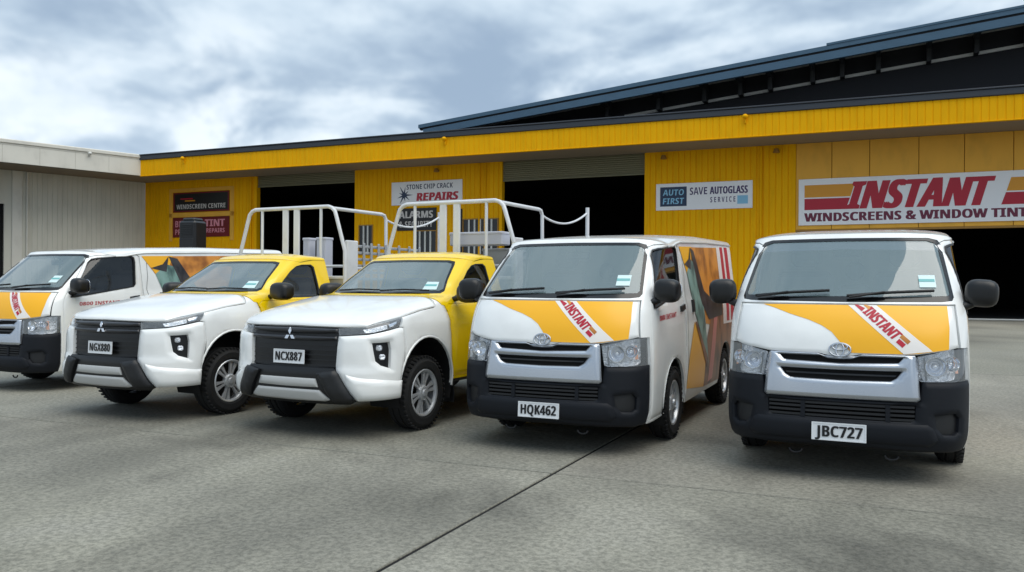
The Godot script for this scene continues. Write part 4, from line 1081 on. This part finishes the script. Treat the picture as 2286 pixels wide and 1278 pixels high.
# ------------------------------------------------------------------ the ute
func build_ute() -> Node3D:
	var o := thing("ute", "white and yellow ute", "ute", Vector3.ZERO, 0.0, "white and yellow utes in the row")
	var ch := Chart.new([[0.28, -0.12, 0.80, 0.5, 2.8], [0.35, -0.01, 0.86, 0.56, 2.9], [0.46, 0.02, 0.876, 0.60, 3.0], [0.58, 0.02, 0.884, 0.62, 3.0], [0.66, 0.0, 0.887, 0.60, 3.0], [0.80, -0.005, 0.888, 0.60, 3.0], [0.93, -0.018, 0.886, 0.60, 3.0], [1.005, -0.035, 0.882, 0.60, 3.0], [1.04, -0.075, 0.876, 0.60, 3.0], [1.08, -0.17, 0.866, 0.62, 3.0], [1.125, -0.32, 0.850, 0.66, 3.0], [1.17, -0.53, 0.832, 0.66, 3.0], [1.222, -0.83, 0.806, 0.58, 3.0], [1.255, -1.06, 0.786, 0.46, 3.0], [1.270, -1.21, 0.774, 0.38, 3.0], [1.280, -1.275, 0.768, 0.36, 3.1], [1.45, -1.555, 0.716, 0.34, 3.2], [1.655, -1.885, 0.652, 0.32, 3.2], [1.74, -2.02, 0.625, 0.30, 3.2]])
	var T0 := 1.645; var R0 := 1.682; var zr := -2.65
	var zs := ch.p(2.0, ch.vy(T0)).z
	var rt := [[-1.9, 0.0], [-2.1, 0.05], [-2.3, 0.075], [-2.65, 0.06]]
	var T := func(_z: float, t: float) -> float: return T0 + 0.03 * smoothstep(0.0, 0.5, t)
	var R := func(z: float, t: float) -> float: return R0 + table(rt, z) * smoothstep(0.0, 0.2, t)
	var glass_w := ch.sym([F(0, 1.658), F(0.50, 1.652), F(0.565, 1.638), F(0.588, 1.60), F(0.702, 1.318), F(0.69, 1.296), F(0.5, 1.289), F(0, 1.287)])
	var win := [S(-1.55, 1.222), S(-1.98, 1.535), S(-2.10, 1.597), S(-2.20, 1.618), S(-2.37, 1.625), S(-2.415, 1.595), S(-2.425, 1.26), S(-2.40, 1.232)]
	var top := roof_front(ch, T0, R0)
	for k in 5:
		var z := lerpf(zs - 0.02, zr, k / 4.0)
		top.append(S(z, T.call(z, clampf((z - zs) / (zr - zs), 0, 1))))
	var door := [S(-1.400, 0.47), S(-1.362, 1.03), S(-1.335, 1.165), S(-1.40, 1.195), S(-2.45, 1.205), S(-2.50, 1.19), S(-2.50, 0.47)]
	var cab_poly := ch.sym(top + [S(zr, 1.20), S(zr, 0.44), S(-1.392, 0.44), S(-1.350, 1.03), S(-1.315, 1.175), U(0.70, -1.235), U(0.5, -1.215), F(0, 1.2712)], 4)
	var holes := [glass_w]
	for sg in [1.0, -1.0]:
		holes.append(ch.line(win, sg)); holes.append_array(Geometry2D.offset_polygon(ch.line(door, sg), 0.004))
	var cab := skin("cab", M.yellow, o, ch, cab_poly, holes, 0.0, 0.02, Vector2(0.08, 0.05))
	var lh := [glass_w]
	for sg in [1.0, -1.0]: lh.append(ch.line(win, sg))
	skin("lining", M.lining, o, ch, cab_poly, lh, -0.03, 0.0, Vector2(0.12, 0.1))
	both("door", M.yellow, o, ch, door, [], 0.0, 0.025, 5, 0.007)
	for sg in [1.0, -1.0]:
		skin("window", M.side_glass, o, ch, ch.line(win, sg), [], -0.012, 0.0)
		var rub := Geometry2D.offset_polygon(ch.line(win, sg), -0.02)
		skin("window_seal", M.black, o, ch, ch.line(win, sg), [rub[0]], 0.003, 0.016)
		skin("door_handle", M.black, o, ch, ch.line([S(-2.25, 1.035), S(-2.25, 1.07), S(-2.40, 1.075), S(-2.40, 1.04)], sg), [], 0.022, 0.02)
	var rf := MB.new(); roof_shape(rf, ch, T0, R0, zr, T, R); part(rf, "roof", M.yellow, o)
	var bk := MB.new(); tail(bk, ch, zr, 0.44, T.call(zr, 1.0), R.call(zr, 1.0)); part(bk, "cab_back", M.yellow, o)
	# bonnet, wings, bumper corners
	skin("bonnet", M.white, o, ch, ch.sym([U(0, -1.16), U(0.35, -1.17), U(0.60, -1.205), U(0.69, -1.222), S(-1.13, 1.172), S(-0.86, 1.145), S(-0.58, 1.098), F(0.72, 1.014), F(0.46, 1.006), F(0, 1.016)], 6), [], 0.006, 0.035, Vector2(0.05, 0.03), 0.014, 0.04)
	for sg in [1.0, -1.0]:
		var crease := MB.new(); crease.tube(trail(ch, [U(0.40, -1.15), U(0.42, -0.7), U(0.40, -0.25)], sg, -0.011), 0.016, 8); part(crease, "bonnet_crease", M.white, o)
	var arch := circle(-0.93, 0.43, 0.456)
	var bump := [F(0.510, 0.918), F(0.74, 0.934), S(-0.462, 0.992), S(-0.512, 0.985), S(-0.545, 0.80), S(-0.50, 0.62), S(-0.49, 0.352), F(0.660, 0.352), F(0.506, 0.612), F(0.496, 0.66)]
	var fogp := [F(0.772, 0.862), S(-0.335, 0.868), S(-0.350, 0.80), S(-0.344, 0.628), S(-0.25, 0.660), F(0.795, 0.70)]
	var fend := [S(-0.552, 1.086), S(-0.86, 1.136), S(-1.12, 1.162), U(0.698, -1.228), S(-1.305, 1.178), S(-1.342, 1.03), S(-1.386, 0.44), S(-1.39, 0.40), S(-0.55, 0.40), S(-0.55, 0.80), S(-0.520, 0.99), S(-0.49, 1.0)]
	for sg in [1.0, -1.0]:
		var al := ch.line(arch, sg, true, 1)
		var q := Geometry2D.clip_polygons(ch.line(bump, sg), al)
		var f := skin("bumper_corner", M.white, o, ch, q[0], [ch.line(fogp, sg)], 0.024, 0.07, Vector2(0.05, 0.026), 0.022, 0.05)
		skin("bumper_ledge", M.white, f, ch, ch.line([F(0.588, 0.590), F(0.70, 0.560), S(-0.40, 0.522), S(-0.478, 0.515), S(-0.478, 0.36), F(0.68, 0.36), F(0.60, 0.50)], sg), [], 0.046, 0.05, Vector2(0.05, 0.026), 0.024, 0.055)
		var fl := skin("fog_lamp", M.black, f, ch, ch.line(fogp, sg), [], -0.035, 0.0)
		for c in [[0.795, 0.815, -0.262], [0.820, 0.735, -0.275]]:
			var bl := MB.new(); bl.box(Vector3.ZERO, Vector3(0.055, 0.05, 0.03), 0.012, Transform3D(Basis(Vector3.UP, sg * 0.75), Vector3(sg * c[0], c[1], c[2])))
			part(bl, "lamp_lens", M.reflector, fl)
		var fq := Geometry2D.clip_polygons(ch.line(fend, sg), al)
		skin("fender", M.white, o, ch, fq[0], [], 0.002, 0.03, Vector2(0.05, 0.035), 0.008, 0.025)
		var lip := MB.new(); var lp := []
		for k in 19: lp.append(S(-0.93 + 0.460 * cos(PI * (k - 0.6) / 16.8), 0.43 + 0.460 * sin(PI * (k - 0.6) / 16.8)))
		lip.tube(trail(ch, lp, sg, -0.004), 0.012, 6); part(lip, "arch_lip", M.white, o)
	# face: grille, emblem, lamps, lower guard
	skin("nose_backing", M.void, o, ch, ch.sym([F(0, 1.0), F(0.72, 1.0), S(-0.48, 0.99), S(-0.47, 0.40), F(0, 0.36)]), [], -0.085, 0.0, Vector2(0.12, 0.08))
	var gr := skin("grille", M.black, o, ch, ch.sym([F(0, 1.010), F(0.46, 1.002), F(0.498, 0.985), F(0.506, 0.91), F(0.490, 0.648), F(0, 0.636)]), [], -0.03, 0.03)
	for y in [[0.945, 0.990], [0.880, 0.922]]: skin("grille_bar", M.bar_grey, gr, ch, ch.sym([F(0, y[1]), F(0.495, y[1] - 0.004), F(0.500, y[0] + 0.01), F(0.3, y[0]), F(0, y[0] - 0.004)]), [], 0.012, 0.04, Vector2(0.05, 0.012), 0.014, 0.02)
	for k in 5: skin("grille_mesh", M.trim, gr, ch, ch.sym([F(0, 0.845 - k * 0.045), F(0.486, 0.845 - k * 0.045), F(0.484, 0.833 - k * 0.045), F(0, 0.833 - k * 0.045)]), [], -0.018, 0.012)
	var em := MB.new()
	for k in 3:
		var a := PI / 2 + TAU * k / 3
		var d := Vector2(cos(a), sin(a)); var s := Vector2(-d.y, d.x)
		var c := PackedVector2Array([d * 0.004, d * 0.036 + s * 0.0185, d * 0.068, d * 0.036 - s * 0.0185])
		em.prism(c, 0.012, Transform3D(Basis(Vector3.RIGHT, -0.05), Vector3(0, 0.922, -0.004)))
	part(em, "emblem", M.chrome, o)
	var hl := [F(0.500, 0.990), F(0.722, 1.004), S(-0.548, 1.082), S(-0.485, 1.006), F(0.75, 0.944), F(0.512, 0.926)]
	for sg in [1.0, -1.0]:
		var h := skin("headlight", M.gloss_black, o, ch, ch.line(hl, sg), [], -0.035, 0.0)
		skin("lens", M.lens, h, ch, ch.line(hl, sg), [], 0.002, 0.035)
		skin("reflector", M.reflector, h, ch, ch.line([F(0.70, 0.985), F(0.76, 0.995), S(-0.34, 1.035), S(-0.34, 0.988), F(0.78, 0.958), F(0.72, 0.955)], sg), [], -0.025, 0.0)
		skin("lamp_strip", M.chrome, h, ch, ch.line([S(-0.36, 1.035), S(-0.47, 1.06), S(-0.44, 1.02), S(-0.36, 1.0)], sg), [], -0.022, 0.0)
	var lg := skin("lower_guard", M.black, o, ch, ch.sym([F(0, 0.632), F(0.485, 0.636), F(0.515, 0.606), F(0.664, 0.352), F(0.60, 0.325), F(0, 0.32)]), [], 0.012, 0.05)
	for sg in [1.0, -1.0]: skin("guard_block", M.trim, lg, ch, ch.line([F(0.335, 0.592), F(0.500, 0.616), F(0.535, 0.59), F(0.655, 0.375), F(0.62, 0.352), F(0.475, 0.358)], sg), [], 0.055, 0.05, Vector2(0.05, 0.026), 0.018, 0.035)
	skin("guard_plate", M.skid, lg, ch, ch.sym([F(0, 0.543), F(0.318, 0.543), F(0.345, 0.470), F(0, 0.465)]), [], 0.030, 0.025, Vector2(0.05, 0.026), 0.008, 0.02)
	skin("guard_plate", M.skid, lg, ch, ch.sym([F(0, 0.445), F(0.355, 0.445), F(0.452, 0.368), F(0.40, 0.355), F(0, 0.350)]), [], 0.030, 0.025, Vector2(0.05, 0.026), 0.008, 0.02)
	# glass
	var ws := skin("windscreen", M.glass, o, ch, glass_w, [], -0.006, 0.0)
	var inner := ch.sym([F(0, 1.640), F(0.49, 1.634), F(0.548, 1.62), F(0.568, 1.588), F(0.676, 1.345), F(0.655, 1.325), F(0, 1.314)])
	skin("windscreen_seal", M.gloss_black, ws, ch, glass_w, [inner], -0.002, 0.012)
	skin("sticker", M.sticker, ws, ch, ch.line([F(0.485, 1.335), F(0.625, 1.335), F(0.595, 1.415), F(0.475, 1.415)]), [], 0.0, 0.0)
	skin("sticker", M.sticker_teal, ws, ch, ch.line([F(0.482, 1.370), F(0.60, 1.370), F(0.596, 1.388), F(0.480, 1.388)]), [], 0.002, 0.0)
	var cowl := MB.new(); patch(cowl, ch, ch.sym([F(0, 1.2872), F(0.66, 1.290), U(0.69, -1.24), U(0.60, -1.225), U(0, -1.18)]), [], -0.008, 0.0); part(cowl, "cowl", M.black, o)
	for k in [[-0.55, 0.0], [0.02, 0.58]]:
		var wp := MB.new(); wp.tube(trail(ch, [F(k[0], 1.305), F((k[0] + k[1]) / 2, 1.318), F(k[1], 1.312)], 1.0, 0.018), 0.009, 6); part(wp, "wiper", M.black, ws)
	for sg in [1.0, -1.0]:
		var mi := MB.new()
		var mx := Transform3D(Basis(Vector3.UP, -0.15), Vector3(1.01, 1.302, -1.50)) if sg > 0 else Transform3D(Basis(Vector3.UP, 1.25), Vector3(-0.885, 1.302, -1.66))   # the left one is folded back
		mi.ball(Vector3.ZERO, Vector3(0.140, 0.098, 0.10), mx, 3.2, 22, 14)
		mi.tube([Vector3(sg * 0.77, 1.230, -1.54), Vector3(sg * (0.90 if sg > 0 else 0.85), 1.265, -1.52)], 0.03, 8)
		part(mi, "mirror", M.black, o)
	var da := MB.new(); da.box(Vector3(0, 1.10, -1.52), Vector3(1.40, 0.28, 0.36), 0.06); part(da, "dashboard", M.dash, o)
	var rv := MB.new(); rv.box(Vector3(0.0, 1.57, -1.90), Vector3(0.22, 0.07, 0.03), 0.012); rv.tube([Vector3(0, 1.57, -1.885), Vector3(0, 1.63, -1.87)], 0.01, 6); part(rv, "rear_view_mirror", M.black, o)
	steering(o, -0.36, 1.20, -1.82)
	seat(o, -0.36, 0.80, -2.30, 0.52); seat(o, 0.36, 0.80, -2.30, 0.52)
	var ub := MB.new(); ub.span(Vector3(-0.58, 0.36, -5.0), Vector3(0.58, 0.62, -0.28)); ub.span(Vector3(-0.8, 0.42, -2.55), Vector3(0.8, 0.5, -1.42)); ub.span(Vector3(-0.56, 0.621, -1.3), Vector3(0.56, 1.0, -0.35))
	for sg in [1.0, -1.0]: arch_liner(ub, sg, -0.93, 0.43, 0.466, 0.53, 0.86)
	part(ub, "underbody", M.void, o)
	for sg in [1.0, -1.0]:
		wheel(o, sg * 0.755, 0.352, -0.905, 0.352, 0.226, 0.235, 12); wheel(o, sg * 0.755, 0.352, -3.91, 0.352, 0.226, 0.235, 12)
		var st := MB.new(); st.box(Vector3(sg * 0.80, 0.43, -1.98), Vector3(0.14, 0.05, 1.1), 0.02); part(st, "side_step", M.black, o)
		var mf := MB.new(); mf.box(Vector3(sg * 0.76, 0.34, -1.43), Vector3(0.22, 0.28, 0.012), 0.004); part(mf, "mud_flap", M.black, o)
	# tray, headboard and glass rack
	var tr := MB.new(); tr.span(Vector3(-0.90, 0.90, -5.15), Vector3(0.90, 0.985, -2.70), 0.01); part(tr, "tray", M.alloy, o)
	for sg in [1.0, -1.0]:
		for k in 3:
			var dsd := MB.new(); dsd.span(Vector3(sg * 0.875, 0.992 + k * 0.088, -5.13), Vector3(sg * 0.90, 1.076 + k * 0.088, -2.78), 0.008); part(dsd, "drop_side", M.alloy, o)
	var hb := MB.new(); var p := []
	for k in [[-0.89, 0.98], [-0.89, 1.80], [-0.75, 2.24], [-0.725, 2.31], [-0.68, 2.352], [-0.62, 2.372], [0.62, 2.372], [0.68, 2.352], [0.725, 2.31], [0.75, 2.24], [0.89, 1.80], [0.89, 0.98]]: p.append(Vector3(k[0], k[1], -2.745))
	hb.tube(p, 0.025, 10)
	for x in [-0.50, 0.50]: hb.tube([Vector3(x, 0.98, -2.745), Vector3(x, 2.36, -2.745)], 0.019, 8)
	for x in [-0.095, 0.095]: hb.span(Vector3(x - 0.045, 0.98, -2.765), Vector3(x + 0.045, 2.36, -2.73), 0.008)
	hb.span(Vector3(-0.87, 1.45, -2.76), Vector3(0.87, 1.49, -2.735), 0.006)
	part(hb, "headboard", M.frame_white, o)
	var sh := MB.new(); sh.span(Vector3(-0.87, 0.99, -2.757), Vector3(0.87, 1.45, -2.745)); part(sh, "headboard_sheet", M.alloy, o)
	for sg in [1.0]:                        # the rack stands on one side of the tray
		var ra := MB.new(); ra.tube([Vector3(sg * 0.70, 2.345, -2.745), Vector3(sg * 0.685, 2.352, -3.78), Vector3(sg * 0.685, 2.34, -3.84), Vector3(sg * 0.685, 2.29, -3.88), Vector3(sg * 0.70, 0.98, -3.88)], 0.023, 8)
		part(ra, "rack_rail", M.frame_white, o)
		var rp := MB.new(); rp.tube([Vector3(sg * 0.86, 0.98, -4.98), Vector3(sg * 0.86, 2.47, -4.98)], 0.028, 8); part(rp, "rack_post", M.frame_white, o)
		var cn := MB.new(); var cp := []
		for k in 15:
			var t := k / 14.0
			cp.append(Vector3(sg * lerpf(0.69, 0.86, t), lerpf(2.28, 2.40, t) - 0.5 * t * (1 - t), lerpf(-3.88, -4.98, t)))
		cn.tube(cp, 0.014, 6); part(cn, "safety_strap", M.frame_white, o)
		var pl := MB.new(); pl.span(Vector3(sg * 0.74, 0.99, -3.14), Vector3(sg * 0.79, 1.95, -2.92), 0.01); part(pl, "rack_post", M.frame_white, o)
		for k in 6:
			var s := MB.new(); s.span(Vector3(sg * 0.745, 1.44 + k * 0.085, -4.6), Vector3(sg * 0.775, 1.475 + k * 0.085, -3.145), 0.006); part(s, "rack_slat", M.alloy, o)
		for z in [-3.26, -3.42, -3.58, -3.74, -4.05, -4.3, -4.56]:
			var s := MB.new(); s.span(Vector3(sg * 0.778, 1.0, z - 0.02), Vector3(sg * 0.80, 1.93, z + 0.02), 0.006); part(s, "rack_stay", M.alloy, o)
	for z in [-3.0, -4.2]:
		var ci := MB.new(); ci.tube([Vector3(-0.2, 1.62, z), Vector3(0.74, 1.62, z)], 0.018, 8); part(ci, "cross_bar", M.frame_white, o)
	return o

func place_vehicles(van: Node3D) -> void:
	var set_pose := func(o: Node3D, x: float, z: float, deg: float, label: String) -> void:
		o.position = Vector3(x, 0, z); o.rotation.y = deg_to_rad(deg); o.set_meta("label", label)
	var v4 := van.duplicate() as Node3D; v4.name = numbered("van"); add_child(v4)
	var v1 := van.duplicate() as Node3D; v1.name = numbered("van"); add_child(v1)
	set_pose.call(van, 2.315, -5.92, -24.9, "white and yellow van with number plate JBC727, rightmost of the row")
	set_pose.call(v4, 0.233, -6.884, -24.1, "white and yellow van with number plate HQK462, beside the white-bonneted utes")
	set_pose.call(v1, -6.648, -10.696, -25.2, "white and yellow van at the far left, its nose cut by the photo's edge")
	var vch := van_chart()
	skin("shade_band", M.shade_band, van, vch, vch.sym([F(0, 1.752), F(0.57, 1.748), F(0.622, 1.728), F(0.64, 1.70), F(0.652, 1.675), F(0, 1.69)]), [], -0.012, 0.0)
	number_plate(van, "JBC727", Vector3(0.0, 0.362, 0.024), -0.05); number_plate(v4, "HQK462", Vector3(0.0, 0.362, 0.024), -0.05); number_plate(v1, "HZP915", Vector3(0.0, 0.362, 0.024), -0.05)
	var ute := build_ute()
	var u2 := ute.duplicate() as Node3D; u2.name = numbered("ute"); add_child(u2)
	set_pose.call(ute, -2.008, -7.598, -27.3, "white and yellow ute with number plate NCX887, next to the HQK462 van")
	set_pose.call(u2, -4.158, -8.497, -27.6, "white and yellow ute with number plate NGX880, next to the far-left van")
	number_plate(ute, "NCX887", Vector3(0.0, 0.728, 0.012), -0.03); number_plate(u2, "NGX880", Vector3(0.0, 0.728, 0.012), -0.03)
	# loads standing in the trays
	var cargo := func(host: Node3D, label: String, c: Vector3, s: Vector3, m: Material) -> void:
		var b := thing("box", label, "box", host.transform * (c - Vector3(0, s.y / 2, 0)), host.rotation.y)
		var mb := MB.new(); mb.box(Vector3(0, s.y / 2, 0), s, 0.012); part(mb, "carton", m, b)
		var l := MB.new(); l.box(Vector3(0, s.y + 0.004, 0), Vector3(s.x + 0.012, 0.035, s.z + 0.012), 0.008); part(l, "lid", m, b)
	cargo.call(u2, "narrow tall white box in the left ute's tray, nearer its headboard's middle boards", Vector3(-0.105, 1.49, -3.22), Vector3(0.11, 1.0, 0.14), M.box_white)
	cargo.call(u2, "wider tall white box in the left ute's tray, by the headboard's right upright", Vector3(0.16, 1.49, -3.22), Vector3(0.16, 1.0, 0.16), M.box_white)
	cargo.call(ute, "long pale box lying across the right ute's rack behind its headboard", Vector3(0.28, 1.93, -2.98), Vector3(0.72, 0.14, 0.22), M.box_white)
	cargo.call(ute, "pale grey box in the right ute's tray below the long white box", Vector3(0.50, 1.40, -3.3), Vector3(0.5, 0.82, 0.4), M.alloy)
